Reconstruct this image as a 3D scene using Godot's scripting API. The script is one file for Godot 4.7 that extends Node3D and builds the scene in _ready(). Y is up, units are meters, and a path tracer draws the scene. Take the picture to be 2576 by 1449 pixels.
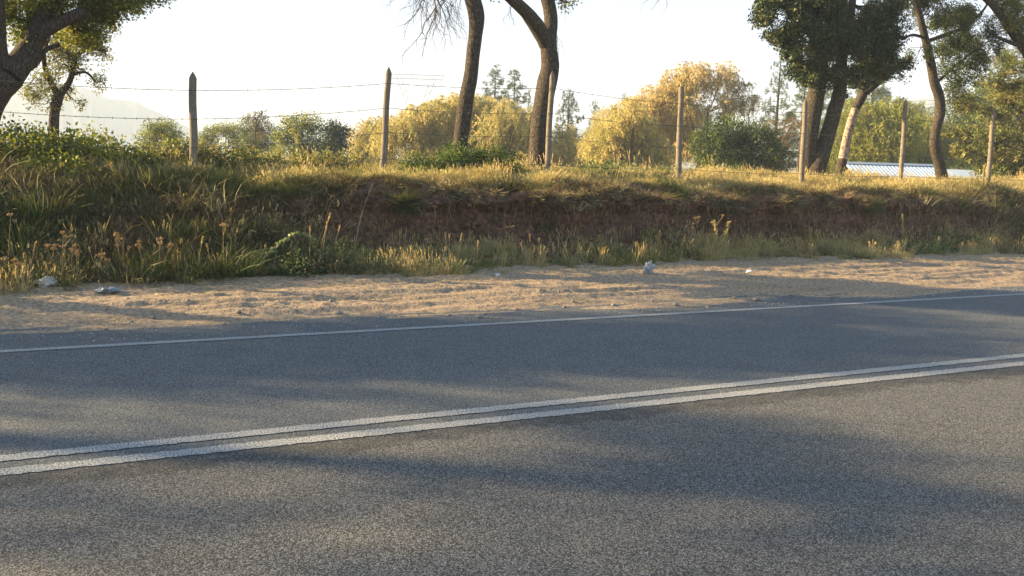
extends Node3D
# Rural road, earth bank, barbed wire fence, trees and hazy valley behind.
# Road runs along x; the bank and the field lie towards -z; the camera stands at the near roadside.

const EYE := 1.7
const FOC := 2231.0          # focal length in units of a 2576 x 1449 picture
const FENCE_Z := -14.5
var cam: Camera3D
var rng := RandomNumberGenerator.new()
var n1 := FastNoiseLite.new()
var n2 := FastNoiseLite.new()
var M := {}
var MESH := {}
var SUN_DIR := Vector3.ZERO

# ------------------------------------------------------------------ helpers
class MB:
	var v := PackedVector3Array()
	var n := PackedVector3Array()
	var c := PackedColorArray()
	var uv := PackedVector2Array()
	var ix := PackedInt32Array()
	func add(p: Vector3, nn: Vector3, col := Color.WHITE, t := Vector2.ZERO) -> int:
		v.append(p); n.append(nn); c.append(col); uv.append(t)
		return v.size() - 1
	func tri(a: int, b: int, d: int):
		var g := (v[d] - v[a]).cross(v[b] - v[a])
		if g.dot(n[a] + n[b] + n[d]) < 0.0:
			ix.append(a); ix.append(d); ix.append(b)
		else:
			ix.append(a); ix.append(b); ix.append(d)
	func quad(a: int, b: int, d: int, e: int):
		tri(a, b, d); tri(a, d, e)
	func flat(p: Array, col := Color.WHITE):
		var g: Vector3 = (p[2] - p[0]).cross(p[1] - p[0]).normalized()
		var k := []
		for q in p: k.append(add(q, g, col))
		for i in range(1, p.size() - 1):
			ix.append(k[0]); ix.append(k[i]); ix.append(k[i + 1])
	func box(b: Basis, at: Vector3, s: Vector3, col := Color.WHITE):
		for ax in 3:
			for sg in [-1.0, 1.0]:
				var nn: Vector3 = Vector3.ZERO
				nn[ax] = sg
				var u: Vector3 = Vector3.ZERO
				u[(ax + 1) % 3] = 1.0
				var w: Vector3 = nn.cross(u)
				var k := []
				for q in [[-1, -1], [1, -1], [1, 1], [-1, 1]]:
					k.append(add(at + b * ((nn + u * q[0] + w * q[1]) * s * 0.5), b * nn, col))
				quad(k[0], k[1], k[2], k[3])
	func smooth_normals():
		for i in n.size(): n[i] = Vector3.ZERO
		for t in range(0, ix.size(), 3):
			var a := ix[t]; var b := ix[t + 1]; var d := ix[t + 2]
			var g := (v[d] - v[a]).cross(v[b] - v[a])
			n[a] += g; n[b] += g; n[d] += g
		for i in n.size(): n[i] = n[i].normalized()
	func mesh() -> ArrayMesh:
		var a := []
		a.resize(Mesh.ARRAY_MAX)
		a[Mesh.ARRAY_VERTEX] = v; a[Mesh.ARRAY_NORMAL] = n; a[Mesh.ARRAY_COLOR] = c
		a[Mesh.ARRAY_TEX_UV] = uv; a[Mesh.ARRAY_INDEX] = ix
		var m := ArrayMesh.new()
		m.add_surface_from_arrays(Mesh.PRIMITIVE_TRIANGLES, a)
		return m

func rnd(a: float, b: float) -> float:
	return rng.randf_range(a, b)

func rdir() -> Vector3:
	var z := rnd(-1, 1)
	var a := rnd(0, TAU)
	var r := sqrt(1 - z * z)
	return Vector3(r * cos(a), z, r * sin(a))

func lin(r: float, g: float, b: float) -> Color:
	return Color(r, g, b)

func vary(c: Color, amt: float) -> Color:
	var k := 1.0 + rnd(-amt, amt)
	return Color(c.r * k * (1 + rnd(-amt, amt) * 0.35), c.g * k, c.b * k * (1 + rnd(-amt, amt) * 0.35))

func put(called: String, mesh: Mesh, mat: Material, parent: Node = self) -> MeshInstance3D:
	var o := MeshInstance3D.new()
	o.name = called
	o.mesh = mesh
	o.material_override = mat
	parent.add_child(o, true)
	return o

func thing(called: String, label: String, category: String, at := Vector3.ZERO, group := "") -> Node3D:
	var o := Node3D.new()
	o.name = called
	add_child(o, true)
	o.position = at
	tag(o, label, category, group)
	return o

func tag(o: Node, label: String, category: String, group := "", kind := ""):
	if label: o.set_meta("label", label)
	if category: o.set_meta("category", category)
	if group: o.set_meta("group", group)
	if kind: o.set_meta("kind", kind)

func push(buf: PackedFloat32Array, t: Transform3D, c: Color):
	var b := t.basis
	buf.append_array(PackedFloat32Array([b.x.x, b.y.x, b.z.x, t.origin.x, b.x.y, b.y.y, b.z.y, t.origin.y, b.x.z, b.y.z, b.z.z, t.origin.z, c.r, c.g, c.b, 1.0]))

func scatter(called: String, mesh: Mesh, mat: Material, buf: PackedFloat32Array, parent: Node = self, stuff := false) -> MultiMeshInstance3D:
	var mm := MultiMesh.new()
	mm.transform_format = MultiMesh.TRANSFORM_3D
	mm.use_colors = true
	mm.mesh = mesh
	mm.instance_count = buf.size() / 16
	mm.buffer = buf
	var o := MultiMeshInstance3D.new()
	o.name = called
	o.multimesh = mm
	o.material_override = mat
	parent.add_child(o, true)
	if stuff: o.set_meta("kind", "stuff")
	return o

# direction of a pixel of the 2576 x 1449 picture, and the point it meets on the plane z, at a depth, or on a level
func ray(x: float, y: float) -> Vector3:
	return cam.basis * Vector3((x - 1288.0) / FOC, -(y - 724.5) / FOC, -1.0)
func at_z(x: float, y: float, z: float) -> Vector3:
	var d := ray(x, y)
	return Vector3(0, EYE, 0) + d * (z / d.z)
func at_depth(x: float, y: float, d: float) -> Vector3:
	return Vector3(0, EYE, 0) + ray(x, y) * d
func depth_of(p: Vector3) -> float:
	return -(cam.basis.inverse() * (p - Vector3(0, EYE, 0))).z

func spline(p: Array, sub: int) -> Array:
	# catmull-rom through [point, radius] pairs
	var out := []
	for i in p.size() - 1:
		var a = p[max(i - 1, 0)]; var b = p[i]; var c = p[i + 1]; var d = p[min(i + 2, p.size() - 1)]
		for k in sub:
			var t := float(k) / sub
			var q: Vector3 = b[0].cubic_interpolate(c[0], a[0], d[0], t)
			out.append([q, lerpf(b[1], c[1], t)])
	out.append(p[-1])
	return out

func tube(mb: MB, p: Array, sides := 8, lump := 0.0, cap := true, col := Color.WHITE):
	# p: [point, radius] pairs
	var up := Vector3(0.31, 0.2, 0.93)
	var prev := []
	var along := 0.0
	for i in p.size():
		var a: Vector3 = p[max(i - 1, 0)][0]
		var b: Vector3 = p[min(i + 1, p.size() - 1)][0]
		var t := (b - a).normalized()
		var u := (up - t * up.dot(t)).normalized()
		up = u
		var w := t.cross(u)
		var r: float = p[i][1]
		var here: Vector3 = p[i][0]
		if i > 0: along += here.distance_to(p[i - 1][0])
		var ring := []
		for k in sides + 1:
			var ang := TAU * k / sides
			var dd := u * cos(ang) + w * sin(ang)
			var rr := r
			if lump > 0.0:
				var q := (here + dd * r)
				rr *= 1.0 + lump * (n1.get_noise_3d(q.x * 9, q.y * 4, q.z * 9) + 0.8 * n1.get_noise_3d(q.x * 30, q.y * 8, q.z * 30))
			ring.append(mb.add(here + dd * rr, dd, col, Vector2(float(k) / sides, along)))
		if i > 0:
			for k in sides: mb.quad(prev[k], prev[k + 1], ring[k + 1], ring[k])
		if cap and (i == 0 or i == p.size() - 1):
			var nn := -t if i == 0 else t
			var m := mb.add(here, nn, col)
			var ks := []
			for k in sides + 1: ks.append(mb.add(mb.v[ring[k]], nn, col))
			for k in sides: mb.tri(m, ks[k], ks[k + 1])
		prev = ring

func ntex(freq: float, kind: int, octaves: int, size: int, ramp: Array = [], seed_ := 1) -> NoiseTexture2D:
	var f := FastNoiseLite.new()
	f.noise_type = kind
	f.frequency = freq
	f.seed = seed_
	f.fractal_octaves = octaves
	if octaves < 2: f.fractal_type = FastNoiseLite.FRACTAL_NONE
	if kind == FastNoiseLite.TYPE_CELLULAR:
		f.cellular_return_type = FastNoiseLite.RETURN_DISTANCE
	var t := NoiseTexture2D.new()
	t.width = size; t.height = size
	t.seamless = true
	t.noise = f
	if ramp.size() > 0:
		var g := Gradient.new()
		var off := PackedFloat32Array()
		var cs := PackedColorArray()
		for r in ramp:
			off.append(r[0]); cs.append(Color(r[1], r[2], r[3]).linear_to_srgb())
		g.offsets = off; g.colors = cs
		t.color_ramp = g
	return t

func mat_surface(scale: float, ramp: Array, freq: float, octaves: int, kind := FastNoiseLite.TYPE_SIMPLEX_SMOOTH, bump := 0.0, bfreq := 0.1, bkind := FastNoiseLite.TYPE_SIMPLEX_SMOOTH, size := 512, bsize := 512, boct := 3) -> StandardMaterial3D:
	var m := StandardMaterial3D.new()
	m.albedo_texture = ntex(freq, kind, octaves, size, ramp, 3)
	m.uv1_triplanar = true
	m.uv1_world_triplanar = true
	m.uv1_scale = Vector3.ONE * scale
	m.roughness = 0.95
	m.metallic_specular = 0.3
	m.vertex_color_use_as_albedo = true
	if bump > 0.0:
		m.heightmap_enabled = true
		m.heightmap_texture = ntex(bfreq, bkind, boct, bsize, [], 7)
		m.heightmap_scale = bump
	return m

func mat_leaf(back: float, rough := 0.55) -> StandardMaterial3D:
	var m := StandardMaterial3D.new()
	m.vertex_color_use_as_albedo = true
	m.roughness = rough
	m.metallic_specular = 0.35
	m.cull_mode = BaseMaterial3D.CULL_DISABLED
	m.backlight_enabled = true
	m.backlight = Color(back, back, back * 0.8)
	return m

func mat_plain(c: Color, rough: float, spec := 0.4) -> StandardMaterial3D:
	var m := StandardMaterial3D.new()
	m.albedo_color = c.linear_to_srgb()
	m.roughness = rough
	m.metallic_specular = spec
	return m

# ------------------------------------------------------------------ the lie of the land
const CUT := [[-8.0, -0.05], [-9.0, 0.02], [-10.5, 0.06], [-11.8, 0.10], [-12.5, 0.16], [-12.95, 0.28], [-13.18, 0.55], [-13.28, 0.82], [-13.2, 0.99], [-13.28, 1.10], [-13.6, 1.2], [-14.1, 1.28], [-14.5, 1.33], [-15.2, 1.41], [-16.0, 1.44], [-17.5, 1.40], [-20.0, 1.25], [-24.0, 0.9]]
const SLOPE := [[-8.0, -0.05], [-9.0, 0.02], [-10.5, 0.06], [-11.3, 0.10], [-11.9, 0.2], [-12.35, 0.38], [-12.7, 0.56], [-13.0, 0.74], [-13.3, 0.9], [-13.6, 1.02], [-13.85, 1.12], [-14.15, 1.19], [-14.5, 1.25], [-15.2, 1.33], [-16.0, 1.38], [-17.5, 1.38], [-20.0, 1.2], [-24.0, 0.8]]

func steep(x: float) -> float:
	return smoothstep(0.6, 4.2, x) * (1.0 - 0.55 * smoothstep(16.0, 20.0, x))

func prof(x: float, s: float) -> Vector3:
	# s counts along the profile's points
	var i: int = clampi(int(s), 0, CUT.size() - 2)
	var f := s - i
	var k := steep(x)
	var a := Vector2(lerpf(CUT[i][0], CUT[i + 1][0], f), lerpf(CUT[i][1], CUT[i + 1][1], f))
	var b := Vector2(lerpf(SLOPE[i][0], SLOPE[i + 1][0], f), lerpf(SLOPE[i][1], SLOPE[i + 1][1], f))
	var q := b.lerp(a, k)
	var face := smoothstep(3.5, 5.0, s) * (1.0 - smoothstep(10.0, 12.0, s))
	q.x += face * (0.28 * n1.get_noise_2d(x * 5.0, 3.0) + 0.14 * n1.get_noise_2d(x * 16.0, s * 3.0) + 0.06 * n1.get_noise_2d(x * 60.0, s * 10.0))
	q.y += smoothstep(7.0, 10.0, s) * (0.19 * n1.get_noise_2d(x * 7.0, q.x * 6.0 + 50.0) + 0.04 * n1.get_noise_2d(x * 25.0, q.x * 25.0))
	return Vector3(x, q.y, q.x)

func ground_y(x: float, z: float) -> float:
	# height of the shoulder or of the field, where the ground is single-valued
	if z > -12.0:
		return shoulder_y(x, z)
	if z < -23.9:
		return far_y(x, z)
	for i in range(9, CUT.size() - 1):
		var a := prof(x, i)
		var b := prof(x, i + 1)
		if z <= a.z + 0.001 and z >= b.z:
			return prof(x, i + (a.z - z) / max(a.z - b.z, 0.001)).y
	return prof(x, 9.0).y

func far_y(x: float, z: float) -> float:
	var d := -24.0 - z
	var y0: float = prof(x, 17.0).y
	return lerpf(y0, -2.2, smoothstep(0.0, 55.0, d)) + smoothstep(0.0, 20.0, d) * 0.25 * n1.get_noise_2d(x * 1.5, z * 1.5)

func shoulder_y(x: float, z: float) -> float:
	var zs := z - 0.30 * smoothstep(-1.0, 9.0, x)
	var base := -0.012 + 0.075 * smoothstep(-8.4, -10.6, zs) + 0.05 * smoothstep(-10.8, -12.0, z)
	base += 0.012 * n1.get_noise_2d(x * 3.0, z * 9.0)
	# the left of the shoulder leaves more asphalt bare
	base -= 0.010 * (1.0 - smoothstep(-2.0, 10.0, x)) * smoothstep(-9.6, -8.2, z)
	var rough := smoothstep(-8.5, -9.5, z)
	base += rough * (0.040 * n1.get_noise_2d(x * 2.5 + z * 2.0, z * 40.0) + 0.016 * n1.get_noise_2d(x * 16.0, z * 60.0) + 0.008 * n2.get_noise_2d(x * 70.0, z * 100.0) + 0.03 * maxf(0.0, n1.get_noise_2d(x * 30.0 + 500.0, z * 45.0) - 0.22))
	# wheel ruts along the road
	for r in [[-9.2, 0.13, 0.03], [-9.75, 0.1, 0.025], [-10.15, 0.18, 0.045], [-10.8, 0.12, 0.035]]:
		var zz: float = r[0] + 0.35 * n1.get_noise_2d(x * 1.3, r[0] * 40.0)
		base -= r[2] * exp(-pow((z - zz) / r[1], 2.0)) * (0.5 + n1.get_noise_2d(x * 4.0, r[0] * 9.0))
	return base

func _ready():
	rng.seed = 77
	n1.seed = 5; n1.frequency = 0.1; n1.fractal_octaves = 3
	n2.seed = 9; n2.frequency = 0.1; n2.noise_type = FastNoiseLite.TYPE_SIMPLEX_SMOOTH; n2.fractal_octaves = 2
	build_view()
	build_materials()
	build_meshes()
	build_road()
	build_land()
	build_hills()
	build_fence()
	build_trees()
	build_background()
	build_grass()
	build_small()

# ------------------------------------------------------------------ camera, sky, sun
func build_view():
	cam = Camera3D.new()
	cam.name = "camera"
	add_child(cam)
	cam.position = Vector3(0, EYE, 0)
	cam.rotation = Vector3(deg_to_rad(-8.272), deg_to_rad(-25.417), deg_to_rad(1.75))
	cam.fov = 35.98
	cam.near = 0.05
	cam.far = 9000.0
	cam.current = true
	var env := Environment.new()
	env.tonemap_mode = Environment.TONE_MAPPER_LINEAR
	env.tonemap_exposure = 5.2
	env.background_mode = Environment.BG_SKY
	var sky := Sky.new()
	var sm := ProceduralSkyMaterial.new()
	sm.sky_top_color = Color(0.075, 0.135, 0.225).linear_to_srgb()
	sm.sky_horizon_color = Color(0.222, 0.23, 0.236).linear_to_srgb()
	sm.sky_curve = 0.12
	sm.ground_bottom_color = Color(0.18, 0.17, 0.15).linear_to_srgb()
	sm.ground_horizon_color = Color(0.222, 0.23, 0.236).linear_to_srgb()
	sm.sun_angle_max = 70.0
	sm.sun_curve = 0.15
	sky.sky_material = sm
	env.sky = sky
	env.fog_enabled = true
	env.fog_density = 0.0010
	env.fog_light_color = Color(0.87, 0.925, 1.0)
	env.sdfgi_enabled = true
	env.ssao_enabled = true
	env.ssil_enabled = true
	var we := WorldEnvironment.new()
	we.name = "world_environment"
	we.environment = env
	add_child(we)
	var sun := DirectionalLight3D.new()
	sun.name = "sun"
	var az := deg_to_rad(57.0)      # from straight across the road, turned to the left
	var el := deg_to_rad(18.0)
	SUN_DIR = Vector3(-sin(az) * cos(el), sin(el), -cos(az) * cos(el))
	add_child(sun)
	sun.look_at_from_position(SUN_DIR * 10.0, Vector3.ZERO)
	sun.light_color = Color(1.0, 0.89, 0.68)
	sun.light_energy = 1.6
	sun.light_angular_distance = 0.6
	sun.shadow_enabled = true

func build_materials():
	var SIM := FastNoiseLite.TYPE_SIMPLEX_SMOOTH
	var GRAIN := FastNoiseLite.TYPE_SIMPLEX
	var chips := chip_images(1024, 42000)
	M.asphalt = mat_chips(chips, 1.05, 0.25, Color(0.98, 1.0, 1.0))
	M.asphalt_coarse = mat_chips(chips, 0.85, 0.4, Color(1.0, 0.95, 0.88))
	M.paint = mat_surface(1.1, [[0.0, 0.06, 0.06, 0.058], [0.34, 0.12, 0.118, 0.112], [0.46, 0.26, 0.255, 0.243], [0.7, 0.35, 0.342, 0.325], [1.0, 0.46, 0.45, 0.43]], 0.10, 4, GRAIN, 0.4, 0.12, GRAIN, 512, 512, 2)
	M.dirt = mat_surface(0.5, [[0.0, 0.11, 0.077, 0.05], [0.4, 0.225, 0.16, 0.102], [0.6, 0.29, 0.21, 0.137], [1.0, 0.41, 0.305, 0.205]], 0.03, 5, SIM, 0.7, 0.06, SIM, 1024, 1024, 5)
	M.soil = mat_surface(0.6, [[0.0, 0.022, 0.011, 0.007], [0.4, 0.085, 0.045, 0.026], [0.6, 0.15, 0.079, 0.046], [1.0, 0.27, 0.16, 0.10]], 0.03, 5, SIM, 2.5, 0.04, SIM, 512, 512, 5)
	M.field = mat_surface(0.5, [[0.0, 0.07, 0.05, 0.03], [0.5, 0.15, 0.11, 0.06], [1.0, 0.24, 0.18, 0.10]], 0.03, 4)
	M.bark = mat_surface(1.6, [[0.0, 0.012, 0.009, 0.007], [0.42, 0.05, 0.038, 0.028], [0.68, 0.095, 0.076, 0.058], [0.82, 0.14, 0.13, 0.112], [1.0, 0.24, 0.23, 0.205]], 0.03, 4, SIM, 2.0, 0.035, SIM, 512, 512, 4)
	M.bark.uv1_scale = Vector3(2.2, 0.7, 2.2)
	M.wood = mat_surface(1.0, [[0.0, 0.09, 0.07, 0.05], [0.5, 0.20, 0.165, 0.125], [1.0, 0.34, 0.30, 0.24]], 0.03, 4, SIM, 0.6, 0.04, SIM, 512, 512, 3)
	M.wood.uv1_scale = Vector3(6, 0.5, 6)
	M.peeled = mat_surface(1.0, [[0.0, 0.06, 0.045, 0.035], [0.35, 0.14, 0.105, 0.08], [0.5, 0.33, 0.25, 0.20], [1.0, 0.52, 0.43, 0.36]], 0.025, 4, SIM, 1.0, 0.04, SIM, 512, 512, 3)
	M.peeled.uv1_scale = Vector3(1.5, 0.7, 1.5)
	M.leaf = mat_leaf(0.9)
	M.leaf_dark = mat_leaf(0.25, 0.5)
	M.grass = mat_leaf(0.8, 0.6)
	M.needle = mat_leaf(0.4, 0.6)
	M.twig = mat_plain(Color(0.085, 0.065, 0.05), 0.9, 0.2)
	M.wire = mat_plain(Color(0.07, 0.065, 0.06), 0.7, 0.5)
	M.steel = mat_plain(Color(0.30, 0.31, 0.32), 0.6, 0.5)
	M.roof = mat_surface(0.3, [[0.0, 0.30, 0.37, 0.46], [1.0, 0.42, 0.49, 0.57]], 0.02, 3)
	M.roof.roughness = 0.35
	M.wall = mat_plain(Color(0.10, 0.075, 0.055), 0.9)
	M.hill = mat_surface(0.01, [[0.0, 0.045, 0.06, 0.035], [1.0, 0.055, 0.07, 0.04]], 0.02, 4)
	M.plastic = mat_leaf(0.5, 0.3)
	M.stone = mat_surface(4.0, [[0.0, 0.13, 0.11, 0.09], [1.0, 0.30, 0.27, 0.23]], 0.03, 4, SIM, 0.3, 0.05)

# ------------------------------------------------------------------ shared small meshes
func blade(mb: MB, base: Vector3, dir: Vector3, lean: Vector3, h: float, w: float, droop: float, col: Color, segs := 3):
	var side := lean.cross(Vector3.UP)
	if side.length() < 0.01: side = Vector3.RIGHT
	side = side.normalized().rotated(Vector3.UP, rnd(-0.7, 0.7))
	var prev := []
	for i in segs + 1:
		var t := float(i) / segs
		var p := base + dir * (h * t) + lean * (h * t * t * 0.6) - Vector3.UP * (droop * h * t * t * t)
		var ww := w * (1.0 - t * 0.92)
		var nn := side.cross(dir).normalized()
		var r := [mb.add(p - side * ww * 0.5, nn, col), mb.add(p + side * ww * 0.5, nn, col)]
		if i > 0: mb.quad(prev[0], prev[1], r[1], r[0])
		prev = r

func tuft_mesh(n: int, spread: float, w: float, droop: float, heads: float) -> ArrayMesh:
	# about one unit high
	var mb := MB.new()
	for i in n:
		var a := rnd(0, TAU)
		var r := spread * sqrt(rng.randf()) * 0.5
		var out := Vector3(cos(a), 0, sin(a))
		var b := out * r
		var lean := out.rotated(Vector3.UP, rnd(-0.8, 0.8)) * rnd(0.1, 0.9)
		var dir := (Vector3.UP + out * rnd(0.0, 0.45)).normalized()
		var h := rnd(0.45, 1.0)
		var col := Color.WHITE * rnd(0.75, 1.15)
		blade(mb, b, dir, lean, h, w * rnd(0.7, 1.3), droop * rnd(0.2, 1.4), col)
		if rng.randf() < heads:
			var top := b + dir * h + lean * h * 0.6 - Vector3.UP * droop * h * 0.3
			for k in 5:
				blade(mb, top - dir * (0.03 * k), (dir + rdir() * 0.5).normalized(), rdir() * 0.3, 0.09, w * 1.3, 0.1, Color(1.1, 1.0, 0.85), 2)
	return mb.mesh()

func leaf(mb: MB, p: Vector3, dir: Vector3, nrm: Vector3, l: float, w: float, col: Color):
	var side := dir.cross(nrm).normalized()
	var nn := side.cross(dir).normalized()
	var a := mb.add(p, nn, col)
	var b := mb.add(p + dir * l * 0.45 + side * w * 0.5 + nn * l * 0.08, nn, col)
	var c := mb.add(p + dir * l - nn * l * 0.1, nn, col)
	var d := mb.add(p + dir * l * 0.45 - side * w * 0.5 + nn * l * 0.08, nn, col)
	mb.tri(a, b, c)
	mb.tri(a, c, d)

func cluster_mesh(n: int, rad: float, l: float, w: float) -> ArrayMesh:
	var mb := MB.new()
	for i in n:
		var p := rdir() * rad * pow(rng.randf(), 0.45)
		var d := (rdir() + p.normalized() * 0.6 + Vector3.DOWN * 0.25).normalized()
		leaf(mb, p, d, rdir() + Vector3.UP * 0.8, l * rnd(0.6, 1.25), w * rnd(0.7, 1.2), Color.WHITE * rnd(0.75, 1.25))
	return mb.mesh()

func strand_mesh(n: int, length: float, l: float, w: float) -> ArrayMesh:
	# a hanging willow twig with narrow leaves
	var mb := MB.new()
	for s in 3:
		var d := Vector3(rnd(-0.5, 0.5), 0, rnd(-0.5, 0.5))
		var o := Vector3(rnd(-0.12, 0.12), rnd(-0.1, 0.1), rnd(-0.12, 0.12))
		for i in n:
			var t := rng.randf()
			var p := o + d * length * t * (1 - 0.4 * t) + Vector3.UP * length * (0.25 * t - 0.9 * t * t)
			leaf(mb, p, (rdir() * 0.7 + Vector3.DOWN).normalized(), rdir(), l * rnd(0.6, 1.2), w, Color.WHITE * rnd(0.75, 1.25))
	return mb.mesh()

func needle_mesh() -> ArrayMesh:
	var mb := MB.new()
	for s in 5:
		var d := (rdir() * 0.8 + Vector3(0.8, 0.25, 0)).normalized()
		for i in 16:
			var t := rnd(0.2, 1.0)
			var q := (rdir() + d * 0.7).normalized()
			leaf(mb, d * t * 0.7, q, rdir(), rnd(0.2, 0.34), 0.03, Color.WHITE * rnd(0.7, 1.3))
	return mb.mesh()

func twig_mesh() -> ArrayMesh:
	# bare hanging twig about a unit long
	var mb := MB.new()
	for s in 3:
		var p := [[Vector3.ZERO, 0.011]]
		var d := Vector3(rnd(-0.5, 0.5), -0.4, rnd(-0.5, 0.5)).normalized()
		for i in 6:
			d = (d + rdir() * 0.5 + Vector3.DOWN * 0.1).normalized()
			p.append([p[-1][0] + d * 0.16, 0.010 - 0.0013 * i])
			if i > 0:
				var q := [[p[-1][0], 0.0055]]
				var e := (d + rdir() * 0.8).normalized()
				for k in 3:
					e = (e + rdir() * 0.35 + Vector3.DOWN * 0.15).normalized()
					q.append([q[-1][0] + e * rnd(0.06, 0.14), 0.0045 - 0.001 * k])
				tube(mb, q, 3, 0.0, false)
		tube(mb, p, 4, 0.0, false)
	return mb.mesh()

func stalk_mesh() -> ArrayMesh:
	# a few thin stems with narrow seed heads, about one unit high
	var mb := MB.new()
	for i in 5:
		var p := [[Vector3(rnd(-0.15, 0.15), 0, rnd(-0.15, 0.15)), 0.005]]
		var d := (Vector3.UP + rdir() * 0.2).normalized()
		var h := rnd(0.6, 1.0)
		for k in 4:
			d = (d + rdir() * 0.09).normalized()
			p.append([p[-1][0] + d * h * 0.25, 0.0045 - 0.0006 * k])
		tube(mb, p, 3, 0.0, false)
		var top: Vector3 = p[-1][0]
		for k in 7:
			leaf(mb, top - d * (0.025 * k), (d + rdir() * 0.35).normalized(), rdir(), 0.08, 0.018, Color(1.0, 0.9, 0.75))
	return mb.mesh()

func build_meshes():
	MESH.tuft = []
	for i in 3: MESH.tuft.append(tuft_mesh(20, 0.5, 0.026, 0.3, 0.0))
	MESH.hay = []
	for i in 2: MESH.hay.append(tuft_mesh(20, 0.55, 0.021, 0.5, 0.2))
	MESH.fine = [tuft_mesh(28, 0.7, 0.019, 0.9, 0.05)]
	MESH.stalk = stalk_mesh()
	MESH.broad = []
	for i in 3: MESH.broad.append(cluster_mesh(22, 0.2, 0.085, 0.05))
	MESH.small = []
	for i in 3: MESH.small.append(cluster_mesh(42, 0.24, 0.06, 0.03))
	MESH.dense = [cluster_mesh(24, 0.26, 0.12, 0.065)]
	MESH.willow = []
	for i in 3: MESH.willow.append(strand_mesh(20, 1.0, 0.12, 0.022))
	MESH.far = []
	for i in 3: MESH.far.append(cluster_mesh(34, 0.42, 0.15, 0.08))
	MESH.needle = [needle_mesh(), needle_mesh()]
	MESH.twig = [twig_mesh(), twig_mesh(), twig_mesh()]
	MESH.bramble = []
	for i in 3: MESH.bramble.append(cluster_mesh(16, 0.15, 0.06, 0.042))

# ------------------------------------------------------------------ road
func strip(z0: float, z1: float, y: float, x0: float, x1: float, dx: float, dz: float, colf: Callable) -> ArrayMesh:
	var mb := MB.new()
	var nx := int((x1 - x0) / dx)
	var nzz: int = max(1, int(absf(z1 - z0) / dz))
	for i in nx + 1:
		for j in nzz + 1:
			var x := lerpf(x0, x1, float(i) / nx)
			var z := lerpf(z0, z1, float(j) / nzz)
			mb.add(Vector3(x, y, z), Vector3.UP, colf.call(x, z))
	for i in nx:
		for j in nzz:
			var a := i * (nzz + 1) + j
			mb.quad(a, a + 1, a + nzz + 2, a + nzz + 1)
	return mb.mesh()

func build_road():
	var road := Node3D.new()
	road.name = "road"
	road.set_meta("kind", "structure")
	add_child(road)
	var blotch := func(x: float, z: float) -> Color:
		# worn and fresher spots of the surfacing
		var k := 1.0 + 0.16 * n1.get_noise_2d(x * 16.0, z * 16.0) + 0.10 * n2.get_noise_2d(x * 50.0, z * 50.0)
		return Color(k, k, k)
	var jointed := func(x: float, z: float) -> Color:
		var k := 1.0 + 0.16 * n1.get_noise_2d(x * 14.0 + 40.0, z * 14.0) + 0.12 * n2.get_noise_2d(x * 50.0, z * 50.0)
		# ragged bitumen smear where the near lane's surfacing meets the line
		var edge := -4.86 + 0.10 * n1.get_noise_2d(x * 9.0, 7.0) + 0.05 * n2.get_noise_2d(x * 60.0, 3.0)
		if z < edge: k *= 0.62 + 0.2 * n2.get_noise_2d(x * 70.0, z * 70.0)
		return Color(k, k, k)
	put("far_lane", strip(-5.06, -9.3, 0.0, -40, 70, 0.12, 0.1, blotch), M.asphalt, road)
	put("near_lane", strip(-5.06, -1.5, 0.001, -40, 70, 0.06, 0.05, jointed), M.asphalt_coarse, road)
	for l in [["edge_line", -8.255, 0.105], ["centre_line", -5.368, 0.112], ["centre_line", -5.13, 0.115], ["edge_line", -2.2, 0.11]]:
		put(l[0], paint_line(l[1], l[2]), M.paint, road)

func paint_line(z: float, w: float) -> ArrayMesh:
	# a painted strip whose ragged edge follows the stones of the surfacing
	var mb := MB.new()
	var x := -40.0
	var prev := []
	while x < 70.0:
		var near := x > -4.0 and x < 16.0
		var a := w * 0.5 + 0.011 * n2.get_noise_2d(x * 160.0, z * 9.0) + 0.006 * n1.get_noise_2d(x * 30.0, z * 9.0)
		var b := w * 0.5 + 0.011 * n2.get_noise_2d(x * 160.0, z * 9.0 + 55.0) + 0.006 * n1.get_noise_2d(x * 30.0, z * 9.0 + 20.0)
		var r := [mb.add(Vector3(x, 0.005, z - a), Vector3.UP), mb.add(Vector3(x, 0.005, z + b), Vector3.UP)]
		if prev.size() > 0: mb.quad(prev[0], prev[1], r[1], r[0])
		prev = r
		x += 0.014 if near else 0.5
	return mb.mesh()

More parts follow.
